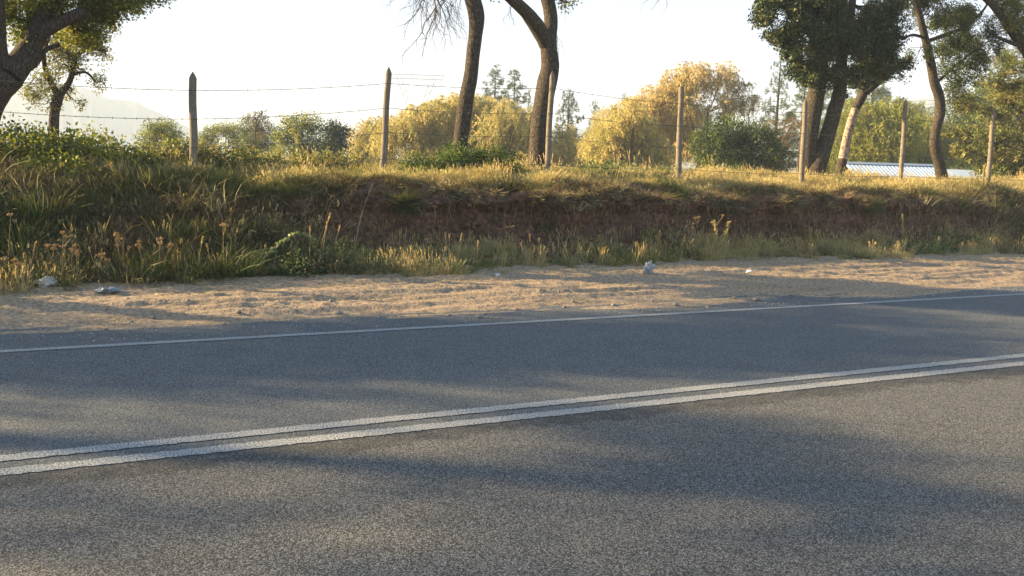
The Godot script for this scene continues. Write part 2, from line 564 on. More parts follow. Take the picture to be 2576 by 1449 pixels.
# stone chips in bitumen: a colour and a height picture
func chip_images(size: int, count: int) -> Array:
	var col := PackedByteArray()
	var hgt := PackedByteArray()
	col.resize(size * size * 3)
	hgt.resize(size * size)
	var bind := int(255.0 * Color(0.03, 0.03, 0.03).linear_to_srgb().r)
	for i in size * size:
		var b := bind + int(rng.randi() % 14)
		col[i * 3] = b; col[i * 3 + 1] = b; col[i * 3 + 2] = b
		hgt[i] = 40 + rng.randi() % 30
	for c in count:
		var cx := rng.randi() % size
		var cy := rng.randi() % size
		var r := 1.6 + 3.2 * pow(rng.randf(), 2.0)
		var g := 0.135 + 0.085 * rng.randf()
		if rng.randf() < 0.05: g = rnd(0.2, 0.32)
		elif rng.randf() < 0.15: g = rnd(0.03, 0.06)
		var warm := rnd(-0.06, 0.10)
		var cc := Color(g * (1 + warm), g, g * (1 - warm)).linear_to_srgb()
		var r8 := int(cc.r * 255); var g8 := int(cc.g * 255); var b8 := int(cc.b * 255)
		var top := 110 + rng.randi() % 140
		var an := rnd(0, PI)
		var ca := cos(an); var sa := sin(an)
		var sq := rnd(0.55, 1.0)
		var ri := int(ceil(r))
		for dy in range(-ri, ri + 1):
			for dx in range(-ri, ri + 1):
				var u := (dx * ca + dy * sa) / r
				var v := (dy * ca - dx * sa) / (r * sq)
				if absf(u) + absf(v) * 0.6 > 1.0 or absf(v) > 0.9: continue
				var k := ((cy + dy + size) % size) * size + (cx + dx + size) % size
				col[k * 3] = r8; col[k * 3 + 1] = g8; col[k * 3 + 2] = b8
				hgt[k] = top
	var a := Image.create_from_data(size, size, false, Image.FORMAT_RGB8, col)
	var h := Image.create_from_data(size, size, false, Image.FORMAT_L8, hgt)
	return [ImageTexture.create_from_image(a), ImageTexture.create_from_image(h)]

func mat_chips(tex: Array, scale: float, bump: float, tint: Color) -> StandardMaterial3D:
	var m := StandardMaterial3D.new()
	m.albedo_texture = tex[0]
	m.albedo_color = tint.linear_to_srgb()
	m.uv1_triplanar = true
	m.uv1_world_triplanar = true
	m.uv1_scale = Vector3.ONE * scale
	m.roughness = 0.85
	m.metallic_specular = 0.35
	m.vertex_color_use_as_albedo = true
	m.heightmap_enabled = true
	m.heightmap_texture = tex[1]
	m.heightmap_scale = bump
	return m

# ------------------------------------------------------------------ shoulder, bank, field
func xs_list() -> Array:
	var xs := []
	var x := -45.0
	while x < 75.0:
		xs.append(x)
		x += 0.045 if x > -3.0 and x < 17.0 else (0.15 if x > -6.0 and x < 30.0 else 0.6)
	return xs

func build_land():
	var xs := xs_list()
	# sandy shoulder
	var mb := MB.new()
	var zn := 100
	for x in xs:
		for j in zn + 1:
			var z := lerpf(-7.9, -12.5, float(j) / zn)
			var y := shoulder_y(x, z)
			var k := 1.0 + 0.22 * n2.get_noise_2d(x * 5.0, z * 14.0)
			mb.add(Vector3(x, y, z), Vector3.UP, Color(k, k, k))
	for i in xs.size() - 1:
		for j in zn:
			var a: int = i * (zn + 1) + j
			mb.quad(a, a + 1, a + zn + 2, a + zn + 1)
	mb.smooth_normals()
	var sh := put("shoulder", mb.mesh(), M.dirt)
	sh.set_meta("kind", "structure")
	# bank, from its foot to the top of the cut
	mb = MB.new()
	var ss := []
	var s := 2.7
	while s < 17.01:
		ss.append(s)
		s += 0.1 if s < 12.0 else 0.25
	for x in xs:
		for q in ss:
			var p := prof(x, q)
			if q < 3.3: p.y -= 0.05
			var g := 1.0 + 0.35 * n2.get_noise_2d(x * 9.0, q * 8.0)
			mb.add(p, Vector3.UP, Color(g, g, g))
	for i in xs.size() - 1:
		for j in ss.size() - 1:
			var a: int = i * ss.size() + j
			var b := a + 1
			var c: int = a + ss.size() + 1
			var d: int = a + ss.size()
			mb.ix.append_array(PackedInt32Array([a, b, c, a, c, d]))
	mb.smooth_normals()
	if mb.n[ss.size() * 200 + ss.size() - 3].y < 0.0:
		for i in mb.n.size(): mb.n[i] = -mb.n[i]
		for t in range(0, mb.ix.size(), 3):
			var q := mb.ix[t + 1]
			mb.ix[t + 1] = mb.ix[t + 2]
			mb.ix[t + 2] = q
	var bank := put("bank", mb.mesh(), M.soil)
	bank.set_meta("kind", "structure")
	# the field behind, out to the horizon
	mb = MB.new()
	var gx := []
	for k in [-2600, -1500, -800, -400, -200, -100, -60]: gx.append(float(k))
	var xx := -45.0
	while xx < 76.0:
		gx.append(xx)
		xx += 2.0
	for k in [90, 120, 200, 400, 800, 1500, 2600]: gx.append(float(k))
	var gz := [-23.8]
	xx = -26.0
	while xx > -90.0:
		gz.append(xx)
		xx -= 2.5
	for k in [-110, -150, -220, -350, -600, -1000, -1600, -2400]: gz.append(float(k))
	for a in gx:
		for b in gz:
			mb.add(Vector3(a, far_y(clampf(a, -45, 75), b) - (0.04 if b > -24 else 0.0), b), Vector3.UP)
	for i in gx.size() - 1:
		for j in gz.size() - 1:
			var a: int = i * gz.size() + j
			mb.quad(a, a + 1, a + gz.size() + 1, a + gz.size())
	mb.smooth_normals()
	put("field", mb.mesh(), M.field).set_meta("kind", "structure")
	# the ground under and beside everything near
	mb = MB.new()
	for q in [[-2600, -14.0, -45, 600], [75, -14.0, 2600, 600], [-45, -1.0, 75, 600]]:
		var y := -0.06
		var p := [Vector3(q[0], y, q[1]), Vector3(q[2], y, q[1]), Vector3(q[2], y, q[3]), Vector3(q[0], y, q[3])]
		var k := []
		for v in p: k.append(mb.add(v, Vector3.UP))
		mb.quad(k[0], k[1], k[2], k[3])
	for q in [[-2600, -45], [75, 2600]]:
		var k := [mb.add(Vector3(q[0], -0.06, -14), Vector3.UP), mb.add(Vector3(q[1], -0.06, -14), Vector3.UP), mb.add(Vector3(q[1], 1.0, -24), Vector3.UP), mb.add(Vector3(q[0], 1.0, -24), Vector3.UP)]
		mb.quad(k[0], k[1], k[2], k[3])
	put("ground", mb.mesh(), M.field).set_meta("kind", "structure")

func build_hills():
	hill([[-900, 160], [-300, 190], [16, 216], [110, 214], [203, 219], [231, 225], [262, 241], [272, 249], [300, 250], [344, 256], [369, 269], [400, 284], [450, 308], [500, 335], [560, 372]], 1000.0)
	hill([[1150, 398], [1400, 330], [1500, 318], [1650, 330], [1900, 300], [2100, 262], [2250, 250], [2330, 245], [2420, 252], [2700, 262], [3000, 300], [3300, 400]], 950.0)

func hill(ridge: Array, d: float):
	var mb := MB.new()
	var prev := []
	var n := 140
	for i in n + 1:
		var f := float(i) / n * (ridge.size() - 1)
		var k: int = min(int(f), ridge.size() - 2)
		var x := lerpf(ridge[k][0], ridge[k + 1][0], f - k)
		var y := lerpf(ridge[k][1], ridge[k + 1][1], f - k)
		var p := at_depth(x, y, d)
		p.y += 1.5 * n1.get_noise_1d(x * 2.0)
		var away := Vector3(p.x, 0, p.z).normalized()
		var h: float = max(p.y + 3.0, 0.5)
		var row := []
		for j in 9:
			var t := j / 4.0 - 1.0
			var q := Vector3(p.x, -3.0 + h * (1.0 - pow(absf(t), 1.4)), p.z) + away * t * (h * 2.2 + 20.0)
			q.y += (1 - absf(t)) * absf(t) * 0.5 * h * n1.get_noise_2d(x * 0.25, t * 30.0)
			row.append(mb.add(q, Vector3.UP))
		if prev.size() > 0:
			for j in 8: mb.quad(prev[j], prev[j + 1], row[j + 1], row[j])
		prev = row
	mb.smooth_normals()
	put("hill", mb.mesh(), M.hill).set_meta("kind", "structure")

# ------------------------------------------------------------------ fence
func build_fence():
	var f := thing("barbed_wire_fence", "barbed wire fence on pointed grey wooden posts along the top of the bank", "fence")
	# post: x and y of the foot and of the tip in the picture
	var list := []
	for q in [[487, 440, 485, 180], [963, 435, 978, 168], [1377, 415, 1390, 178], [1706, 455, 1714, 218], [2015, 470, 2027, 248], [2265, 460, 2279, 250], [2484, 470, 2500, 277]]:
		list.append([at_z(q[0], q[1], FENCE_Z), at_z(q[2], q[3], FENCE_Z)])
	for x in [-1.45, -4.3, -7.2, 22.3, 25.2, 28.1]:
		list.append([Vector3(x, 1.3, FENCE_Z), Vector3(x + rnd(-0.05, 0.05), 3.05 + rnd(-0.1, 0.1), FENCE_Z)])
	list.sort_custom(func(a, b): return a[0].x < b[0].x)
	for i in list.size():
		var a: Vector3 = list[i][0]
		var b: Vector3 = list[i][1]
		var g := ground_y(a.x, FENCE_Z) - 0.25
		var foot := a + (a - b) * ((a.y - g) / (b.y - a.y))
		var mb := MB.new()
		var r := rnd(0.052, 0.062)
		var tip := 0.10 if not (i == 6) else 0.03
		var p := []
		for k in 15:
			var t := k / 14.0
			p.append([foot.lerp(b, t * (1.0 - tip / (b.y - foot.y))) + Vector3(0.006 * sin(k * 0.7 + i), 0, 0), r * (1.08 - 0.16 * t)])
		p.append([b - Vector3(0, tip * 0.5, 0), r * (0.55 if tip > 0.05 else 0.85)])
		p.append([b, r * (0.06 if tip > 0.05 else 0.7)])
		tube(mb, p, 10, 0.025)
		put("post", mb.mesh(), M.wood, f)
	for k in 4:
		var mb := MB.new()
		var bars := MB.new()
		# height of each strand at the posts in view, from the first to the seventh
		var rows := [[228, 210, 222, 262, 283, 298, 312], [300, 272, 286, 317, 336, 344, 356], [372, 333, 343, 372, 386, 392, 403], [440, 400, 414, 424, 437, 442, 449]]
		for i in list.size() - 1:
			var a := wire_at(list[i], rows[k][clampi(i - 3, 0, 6)], clampi(i - 3, 0, 6))
			var b := wire_at(list[i + 1], rows[k][clampi(i - 2, 0, 6)], clampi(i - 2, 0, 6))
			var p := []
			for j in 13:
				var t := j / 12.0
				p.append([a.lerp(b, t) - Vector3(0, 0.035 * 4 * t * (1 - t), 0), 0.0042])
			tube(mb, p, 4, 0.0, false)
			var n := int(a.distance_to(b) / 0.16)
			for j in range(1, n):
				var t := (j + rnd(-0.1, 0.1)) / n
				var c := a.lerp(b, t) - Vector3(0, 0.035 * 4 * t * (1 - t), 0)
				for e in 2:
					var d := (rdir() * Vector3(0.5, 1, 1)).normalized() * 0.022
					tube(bars, [[c - d, 0.0018], [c, 0.003], [c + d, 0.0018]], 3, 0.0, false)
		var w := put("wire", mb.mesh(), M.wire, f)
		put("barbs", bars.mesh(), M.wire, w).set_meta("kind", "stuff")

func wire_at(post: Array, row: float, n: int) -> Vector3:
	var a: Vector3 = post[0]
	var b: Vector3 = post[1]
	var y := at_z([487, 970, 1384, 1710, 2021, 2272, 2492][n], row, FENCE_Z).y
	return a.lerp(b, (y - a.y) / (b.y - a.y)) + Vector3(0, 0, 0.06)

# ------------------------------------------------------------------ trees near the fence
func limb_px(pts: Array, z: float, dz := 0.0) -> Array:
	# [x, y, width] in the picture on the plane z; dz bends it away along its length
	var out := []
	for i in pts.size():
		var q = pts[i]
		var p := at_z(q[0], q[1], z + dz * i / max(pts.size() - 1, 1))
		out.append([p, q[2] * 0.5 * depth_of(p) / FOC])
	return out

func rel(p: Array, o: Vector3) -> Array:
	var out := []
	for q in p: out.append([q[0] - o, q[1]])
	return out

func stem_mesh(mb: MB, p: Array, sides := 12, lump := 0.12):
	tube(mb, spline(p, 6), sides, lump)

# fills ellipsoids with leaf clumps and grows limbs and twigs to them. blobs: [centre, radii, number, limb radius]
func crown(tree: Node3D, mb: MB, anchors: Array, blobs: Array, meshes: Array, mat: Material, cols: Array, size := 1.0, gap := 0.0, twig_share := 0.12, called := "crown") -> void:
	var buf := PackedFloat32Array()
	for b in blobs:
		var c: Vector3 = b[0]
		var rad: Vector3 = b[1]
		var best = anchors[0]
		for a in anchors:
			if a[0].distance_to(c) - a[0].y * 0.15 < best[0].distance_to(c) - best[0].y * 0.15: best = a
		var s: Vector3 = best[0]
		var mid := s.lerp(c, 0.5) + rdir() * s.distance_to(c) * 0.12 + Vector3.UP * 0.1 * s.distance_to(c)
		var lim := spline([[s, min(b[3], best[1])], [mid, b[3] * 0.7], [c, b[3] * 0.3]], 5)
		tube(mb, lim, 6, 0.1, false)
		var sub := []
		for k in 5:
			var e := c + rdir() * rad * 0.6
			var from = lim[5 + rng.randi() % 6]
			var br := spline([[from[0], from[1] * 0.6], [from[0].lerp(e, 0.5) + rdir() * 0.12 * rad.length() * 0.5, from[1] * 0.4], [e, 0.006]], 4)
			tube(mb, br, 5, 0.0, false)
			sub.append_array(br)
		sub.append_array(lim)
		var want: int = b[2]
		var tries := 0
		while want > 0 and tries < b[2] * 6:
			tries += 1
			var d := rdir() * pow(rng.randf(), 0.4)
			var p := c + d * rad
			if gap > 0.0 and n1.get_noise_3d(p.x * 9.0 + c.x * 20.0, p.y * 9.0, p.z * 9.0) < gap - 0.3: continue
			want -= 1
			var bas := Basis.from_euler(Vector3(rnd(-0.6, 0.6), rnd(0, TAU), rnd(-0.6, 0.6))).scaled(Vector3.ONE * size * rnd(0.7, 1.25))
			push(buf, Transform3D(bas, p), vary(cols[rng.randi() % cols.size()], 0.25))
			if rng.randf() < twig_share:
				var from = sub[rng.randi() % sub.size()]
				for g in 4:
					var o = sub[rng.randi() % sub.size()]
					if o[0].distance_to(p) < from[0].distance_to(p): from = o
				tube(mb, [[from[0], min(from[1], 0.012)], [from[0].lerp(p, 0.55) + rdir() * 0.07, 0.007], [p, 0.003]], 3, 0.0, false)
	scatter(called, meshes[rng.randi() % meshes.size()], mat, buf, tree, true)

func E(x: float, y: float, z: float, o: Vector3) -> Vector3:
	return at_z(x, y, z) - o

func px_len(n: float, x: float, y: float, z: float) -> float:
	return n * depth_of(at_z(x, y, z)) / FOC

# blobs given by the picture: [x, y, half width, half height, number, depth offset]
func px_blobs(list: Array, z: float, o: Vector3, limb := 0.03) -> Array:
	var out := []
	for b in list:
		var zz: float = z + (b[5] if b.size() > 5 else 0.0)
		var w := px_len(b[2], b[0], b[1], zz)
		out.append([E(b[0], b[1], zz, o), Vector3(w, px_len(b[3], b[0], b[1], zz), maxf(w * 0.9, 0.5)), b[4], limb])
	return out

func anchors_of(parts: Array) -> Array:
	var a := []
	for p in parts:
		for q in spline(p, 4): a.append(q)
	return a

func base_at(x: float, z: float) -> Vector3:
	return Vector3(x, ground_y(x, z), z)

func build_trees():
	var green := [lin(0.16, 0.195, 0.032), lin(0.22, 0.24, 0.042), lin(0.085, 0.115, 0.024), lin(0.27, 0.26, 0.055)]
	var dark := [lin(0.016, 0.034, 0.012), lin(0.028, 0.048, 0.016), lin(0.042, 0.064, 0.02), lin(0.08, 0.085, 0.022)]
	# --- the big forked tree at the left end of the fence
	var z := -15.4
	var o := base_at(-1.75, z)
	var t := thing("forked_tree", "thick dark forked tree with a sawn-off limb beside the bramble thicket", "tree", o)
	var mb := MB.new()
	var a := rel(limb_px([[-75, 480, 100], [-58, 380, 82], [-38, 290, 74], [-6, 225, 70], [22, 188, 78]], z), o)
	a[0][0].y = -0.2
	var b := rel(limb_px([[24, 190, 70], [60, 142, 56], [90, 90, 48], [110, 40, 46], [145, -25, 42], [200, -110, 42], [240, -220, 26]], z, -0.6), o)
	var c := rel(limb_px([[12, 190, 46], [2, 130, 32], [-2, 60, 30], [-8, -20, 28], [-30, -130, 28], [-50, -260, 18]], z, 0.5), o)
	var d := rel(limb_px([[94, 88, 34], [130, 68, 31], [175, 46, 29], [217, 30, 32]], z - 0.1, 0.15), o)
	var e := rel(limb_px([[35, 160, 26], [50, 120, 22], [72, 60, 18], [80, 0, 14]], z - 0.4, -0.3), o)
	var g := rel(limb_px([[55, 180, 22], [90, 160, 14], [112, 128, 11], [150, 112, 9]], z - 0.1, -0.2), o)
	for p in [a, b, c, d, e, g]: stem_mesh(mb, p, 14)
	var an := anchors_of([b, c, e, g])
	crown(t, mb, an, px_blobs([
		[25, 40, 45, 60, 90, -0.4], [70, 110, 30, 40, 40, -0.5], [130, 10, 70, 40, 150, -0.5], [190, 75, 60, 38, 130, -0.7], [240, 30, 60, 45, 170, -0.6], [300, 5, 60, 28, 110, -0.2], [345, 5, 30, 30, 26, 0], [335, -30, 90, 40, 160, 0],
		[60, -80, 120, 70, 330, 0], [220, -110, 130, 80, 420, -0.2], [-70, -20, 90, 110, 330, 0.2], [100, -230, 160, 90, 480, 0], [-80, -200, 150, 120, 480, 0], [260, -230, 110, 80, 260, 0], [20, -330, 160, 80, 350, 0]], z, o, 0.035), MESH.broad, M.leaf, green, 0.62, 0.25)
	put("trunk", mb.mesh(), M.bark, t)
	# --- the airy tree behind it
	z = -20.0
	o = base_at(at_z(137, 340, z).x, z)
	t = thing("airy_tree", "small airy tree with thin crown rising behind the brambles", "tree", o)
	mb = MB.new()
	a = rel(limb_px([[134, 480, 30], [133, 400, 27], [135, 330, 25], [138, 280, 23], [148, 240, 26]], z), o)
	a[0][0].y = -0.15
	b = rel(limb_px([[148, 240, 22], [175, 205, 15], [190, 150, 12], [212, 120, 9], [225, 90, 6]], z, -0.5), o)
	c = rel(limb_px([[146, 238, 18], [120, 190, 13], [110, 140, 10], [125, 90, 6]], z, 0.4), o)
	d = rel(limb_px([[178, 190, 9], [215, 182, 7], [240, 205, 5]], z), o)
	for p in [a, b, c, d]: stem_mesh(mb, p, 9)
	an = anchors_of([b, c, d])
	crown(t, mb, an, px_blobs([[110, 205, 50, 40, 46], [160, 130, 60, 50, 66], [215, 105, 55, 40, 56], [245, 75, 45, 35, 36], [235, 205, 35, 28, 16], [180, 225, 35, 28, 18], [90, 240, 40, 26, 24], [140, 85, 50, 40, 46], [175, 165, 45, 40, 40], [125, 265, 30, 14, 8], [190, 255, 25, 18, 6], [265, 130, 25, 45, 14]], z, o, 0.02), MESH.broad, M.leaf, [lin(0.24, 0.24, 0.07), lin(0.28, 0.26, 0.09), lin(0.16, 0.18, 0.05)], 0.6, 0.25, 0.9)
	put("trunk", mb.mesh(), M.bark, t)
	# --- bare trunk in the middle
	z = -15.6
	o = base_at(at_z(1152, 400, z).x, z)
	t = thing("curved_tree", "tall bare curved grey-brown trunk rising from green shrubs", "tree", o)
	mb = MB.new()
	a = rel(limb_px([[1148, 470, 52], [1152, 410, 42], [1158, 360, 36], [1164, 310, 38], [1173, 250, 39], [1184, 195, 38], [1190, 140, 36], [1196, 90, 35], [1199, 45, 40], [1190, 0, 40], [1178, -50, 38], [1160, -130, 34], [1150, -220, 26]], z), o)
	a[0][0].y = -0.2
	b = rel(limb_px([[1188, -10, 26], [1240, -90, 20], [1290, -180, 14]], z, -0.6), o)
	c = rel(limb_px([[1175, -60, 22], [1110, -90, 16], [1040, -80, 10], [985, -40, 5]], z, 0.5), o)
	for p in [a, b, c]: stem_mesh(mb, p, 16, 0.10)
	crown(t, mb, anchors_of([b, c]), px_blobs([[1290, -220, 120, 70, 190], [1120, -260, 110, 70, 170], [1030, -180, 90, 50, 110], [1180, -340, 130, 60, 190]], z, o, 0.03), MESH.broad, M.leaf, green, 0.7, 0.25)
	hang_twigs(t, [[1008, -8, 40], [1020, -15, 50], [1055, -12, 70], [1100, -10, 90], [1125, -8, 70], [1155, -5, 60], [1080, -20, 80], [1040, -10, 40], [1075, -10, 60], [1090, -5, 90], [1110, 5, 80], [1130, 0, 60], [1148, 5, 50], [1165, 0, 50], [1060, -30, 60], [1120, -20, 60], [1095, 30, 100], [1138, 20, 40]], z, o)
	put("trunk", mb.mesh(), M.bark, t)
	# --- mossy forked trunk behind the third post
	z = -15.7
	o = base_at(at_z(1358, 415, z).x, z)
	t = thing("mossy_tree", "stout forked trunk with orange-brown moss just behind a fence post", "tree", o)
	mb = MB.new()
	a = rel(limb_px([[1352, 480, 80], [1355, 425, 62], [1357, 380, 53], [1360, 320, 51], [1368, 260, 49], [1379, 205, 52], [1385, 165, 48], [1381, 125, 42], [1378, 98, 44]], z), o)
	a[0][0].y = -0.2
	b = rel(limb_px([[1375, 112, 38], [1358, 78, 37], [1335, 45, 34], [1310, 18, 30], [1280, -8, 26], [1230, -60, 22], [1180, -150, 14]], z, 0.4), o)
	c = rel(limb_px([[1380, 104, 36], [1386, 60, 33], [1383, 25, 32], [1374, -20, 32], [1370, -90, 26], [1390, -200, 18]], z, -0.2), o)
	d = rel(limb_px([[1366, 84, 12], [1360, 66, 8], [1357, 56, 3]], z + 0.12, 0.05), o)
	for p in [a, b, c, d]: stem_mesh(mb, p, 18, 0.16)
	crown(t, mb, anchors_of([b, c]), px_blobs([[1420, -160, 100, 80, 130], [1420, 5, 14, 14, 7], [1345, -250, 120, 70, 170], [1530, -150, 100, 50, 110], [1640, -120, 90, 50, 90], [1250, -20, 14, 10, 5]], z, o, 0.035), MESH.broad, M.leaf, green, 0.7, 0.25)
	hang_twigs(t, [[1420, 0, 40], [1290, 10, 60], [1390, 70, 50], [1690, -35, 60], [1400, 100, 40]], z, o)
	put("trunk", mb.mesh(), M.bark, t)
	var moss := PackedFloat32Array()
	for i in 1500:
		var q = spline(a, 6)[rng.randi() % 49]
		var ang := rnd(0, TAU)
		var n := Vector3(cos(ang), 0, sin(ang))
		var p: Vector3 = q[0] + n * q[1] * 1.04 + Vector3(0, rnd(-0.06, 0.06), 0)
		if n1.get_noise_3d(p.x * 14, p.y * 6, p.z * 14) < 0.02 or p.y < 0.55 or p.y > 1.75 or n.x > 0.5: continue
		push(moss, Transform3D(Basis(Vector3.UP.cross(n).normalized(), n, Vector3.UP).scaled(Vector3(0.03, 0.022, 0.05)), p), vary(lin(0.16, 0.085, 0.02), 0.3))
	scatter("moss", MESH.fine[0], M.grass, moss, t, true)
	# --- twin trunk with the dense dark crown
	z = -15.9
	o = base_at(at_z(2045, 445, z).x, z)
	t = thing("twin_tree", "dark twin-trunked tree with dense round evergreen crown behind the fence", "tree", o)
	mb = MB.new()
	a = rel(limb_px([[2036, 490, 64], [2034, 440, 46], [2032, 390, 42], [2038, 320, 42], [2050, 250, 42], [2062, 190, 38], [2064, 120, 30], [2050, 40, 24], [2040, -60, 16]], z), o)
	b = rel(limb_px([[2048, 490, 70], [2052, 430, 48], [2068, 385, 40], [2085, 330, 36], [2098, 280, 36], [2110, 235, 34], [2115, 190, 32], [2120, 120, 26], [2140, 40, 20], [2150, -60, 14]], z + 0.15), o)
	d = rel(limb_px([[2105, 248, 14], [2122, 243, 12], [2130, 242, 12]], z + 0.2), o)
	a[0][0].y = -0.2; b[0][0].y = -0.2
	for p in [a, b, d]: stem_mesh(mb, p, 14)
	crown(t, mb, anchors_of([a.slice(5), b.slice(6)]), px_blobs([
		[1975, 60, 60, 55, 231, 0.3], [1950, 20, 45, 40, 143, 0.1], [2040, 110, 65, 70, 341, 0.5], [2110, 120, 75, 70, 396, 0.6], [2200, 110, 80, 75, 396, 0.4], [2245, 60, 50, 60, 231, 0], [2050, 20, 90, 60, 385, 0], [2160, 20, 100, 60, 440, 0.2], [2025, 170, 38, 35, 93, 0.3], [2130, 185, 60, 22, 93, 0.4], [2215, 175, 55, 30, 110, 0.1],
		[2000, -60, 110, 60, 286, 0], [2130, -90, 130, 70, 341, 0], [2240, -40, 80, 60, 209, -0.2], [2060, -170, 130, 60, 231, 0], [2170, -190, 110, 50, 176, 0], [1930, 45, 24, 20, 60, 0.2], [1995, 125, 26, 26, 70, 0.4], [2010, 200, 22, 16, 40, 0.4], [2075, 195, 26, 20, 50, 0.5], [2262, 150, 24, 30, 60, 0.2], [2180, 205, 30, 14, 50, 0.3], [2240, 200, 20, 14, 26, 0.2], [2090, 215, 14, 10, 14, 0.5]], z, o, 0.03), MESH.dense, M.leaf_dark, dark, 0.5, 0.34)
	put("trunk", mb.mesh(), M.bark, t)
	# --- the peeled leaning trunk beside it
	z = -16.6
	o = base_at(at_z(2112, 438, z).x, z)
	t = thing("peeled_tree", "leaning pale trunk with stripped bark and a sawn limb beside the twin trunks", "tree", o)
	mb = MB.new()
	a = rel(limb_px([[2106, 490, 34], [2112, 440, 24], [2120, 400, 22], [2130, 350, 22], [2140, 310, 21], [2152, 275, 22], [2165, 248, 26], [2172, 236, 24]], z), o)
	a[0][0].y = -0.15
	b = rel(limb_px([[2170, 240, 16], [2173, 222, 14], [2176, 205, 13], [2172, 170, 11], [2180, 120, 8]], z, -0.2), o)
	c = rel(limb_px([[2172, 238, 18], [2200, 215, 17], [2235, 185, 16], [2265, 162, 15], [2290, 146, 15]], z, 0.1), o)
	stem_mesh(mb, b, 12)
	var ml := MB.new()
	stem_mesh(ml, c, 12)
	put("sawn_limb", ml.mesh(), M.bark, t)
	ml = MB.new()
	stem_mesh(ml, [a[0], a[1], a[2]], 12)
	put("trunk_foot", ml.mesh(), M.bark, t)
	ml = MB.new()
	stem_mesh(ml, [a[5], a[6], a[7]], 12)
	put("trunk_head", ml.mesh(), M.bark, t)
	crown(t, mb, anchors_of([b]), px_blobs([[2190, 150, 50, 40, 140], [2180, 80, 60, 50, 160]], z, o, 0.02), MESH.small, M.leaf_dark, dark, 0.62, 0.1)
	put("upper_limb", mb.mesh(), M.bark, t)
	var mp := MB.new()
	stem_mesh(mp, [a[2], a[3], a[4], a[5]], 12, 0.14)
	var pt := put("stripped_trunk", mp.mesh(), M.peeled, t)
	pt.set_meta("label", "pale stripped wood of the trunk")
	# --- slender tree at right
	z = -16.3
	o = base_at(at_z(2366, 460, z).x, z)
	t = thing("slender_tree", "slender wavy trunk with loose leafy crown in front of the pale roof", "tree", o)
	mb = MB.new()
	a = rel(limb_px([[2380, 500, 44], [2372, 455, 32], [2362, 410, 26], [2351, 365, 25], [2354, 325, 24], [2364, 285, 25], [2362, 245, 24], [2350, 205, 22], [2342, 160, 21], [2330, 110, 19], [2318, 60, 18], [2306, 10, 16], [2290, -60, 14], [2270, -150, 10]], z), o)
	a[0][0].y = -0.15
	b = rel(limb_px([[2348, 215, 10], [2375, 190, 8], [2410, 160, 6], [2450, 130, 4]], z, -0.3), o)
	c = rel(limb_px([[2330, 105, 10], [2365, 92, 9], [2420, 70, 8], [2470, 30, 6], [2500, -20, 5]], z, 0.3), o)
	d = rel(limb_px([[2325, 95, 8], [2295, 88, 7], [2270, 100, 4]], z), o)
	for p in [a, b, c, d]: stem_mesh(mb, p, 10)
	crown(t, mb, anchors_of([a.slice(8), b, c, d]), px_blobs([
		[2340, 40, 50, 40, 160], [2400, 40, 60, 40, 220], [2460, 50, 50, 50, 190], [2390, 110, 50, 35, 170], [2440, 120, 55, 40, 200], [2480, 110, 35, 40, 90], [2400, 170, 42, 35, 130], [2420, 220, 38, 30, 90], [2440, 165, 40, 40, 110], [2395, 255, 26, 22, 30], [2310, 130, 30, 30, 40], [2320, 0, 60, 40, 170],
		[2370, -50, 100, 50, 320], [2480, -40, 70, 50, 230], [2290, -110, 90, 60, 260], [2410, -140, 100, 60, 260]], z, o, 0.02), MESH.broad, M.leaf, [lin(0.06, 0.085, 0.02), lin(0.085, 0.11, 0.024), lin(0.13, 0.145, 0.03)], 0.55, 0.22, 0.25)
	put("trunk", mb.mesh(), M.bark, t)
	# --- tree beyond the right edge whose branch leans in
	z = -15.6
	o = base_at(at_z(2680, 460, z).x, z)
	t = thing("edge_tree", "dark branching tree leaning in beside the last fence post", "tree", o)
	mb = MB.new()
	a = rel(limb_px([[2690, 500, 60], [2680, 400, 46], [2650, 250, 40], [2600, 150, 34], [2560, 95, 26], [2530, 55, 22], [2495, 10, 18], [2440, -40, 14]], z), o)
	a[0][0].y = -0.15
	b = rel(limb_px([[2640, 230, 28], [2665, 100, 24], [2650, -50, 18], [2680, -180, 10]], z), o)
	c = rel(limb_px([[2575, 115, 14], [2550, 110, 10], [2500, 90, 7]], z), o)
	for p in [a, b, c]: stem_mesh(mb, p, 12)
	crown(t, mb, anchors_of([a.slice(3), b, c]), px_blobs([[2545, 35, 45, 45, 170], [2575, 80, 30, 40, 90], [2540, 5, 50, 30, 110], [2510, -60, 80, 50, 220], [2620, -40, 90, 70, 260], [2560, 60, 30, 25, 26], [2680, 40, 80, 80, 220], [2650, -150, 120, 70, 300], [2520, -130, 80, 60, 170]], z, o, 0.03), MESH.broad, M.leaf, green, 0.6, 0.22)
	put("trunk", mb.mesh(), M.bark, t)
	# --- the row goes on to the left of the picture; its shade lies on the road
	row_tree("wide flat-crowned tree, next in the fence row after the forked tree", -8.8, -15.8, 0.19, [[-12.6, 4.75, 1.2, 0.55, 130], [-11.0, 5.25, 1.3, 0.5, 150], [-9.2, 5.6, 1.2, 0.5, 140], [-12.2, 4.41, 1.5, 0.5, 130], [-10.6, 4.86, 1.5, 0.8, 210], [-8.8, 5.14, 1.7, 1.0, 290], [-7.0, 5.2, 1.5, 0.9, 230], [-5.6, 5.08, 1.0, 0.7, 110], [-11.6, 3.84, 1.0, 0.4, 60]], green)
	row_tree("tall loose-crowned tree, second in the fence row after the forked tree", -16.0, -15.9, 0.24, [[-14.6, 6.9, 1.0, 0.4, 90], [-16.4, 7.57, 1.5, 0.6, 46], [-17.8, 6.78, 1.4, 0.6, 38], [-15.6, 6.21, 1.0, 0.35, 22], [-18.2, 7.91, 1.2, 0.6, 33], [-16.5, 8.59, 1.8, 0.6, 60]], green)
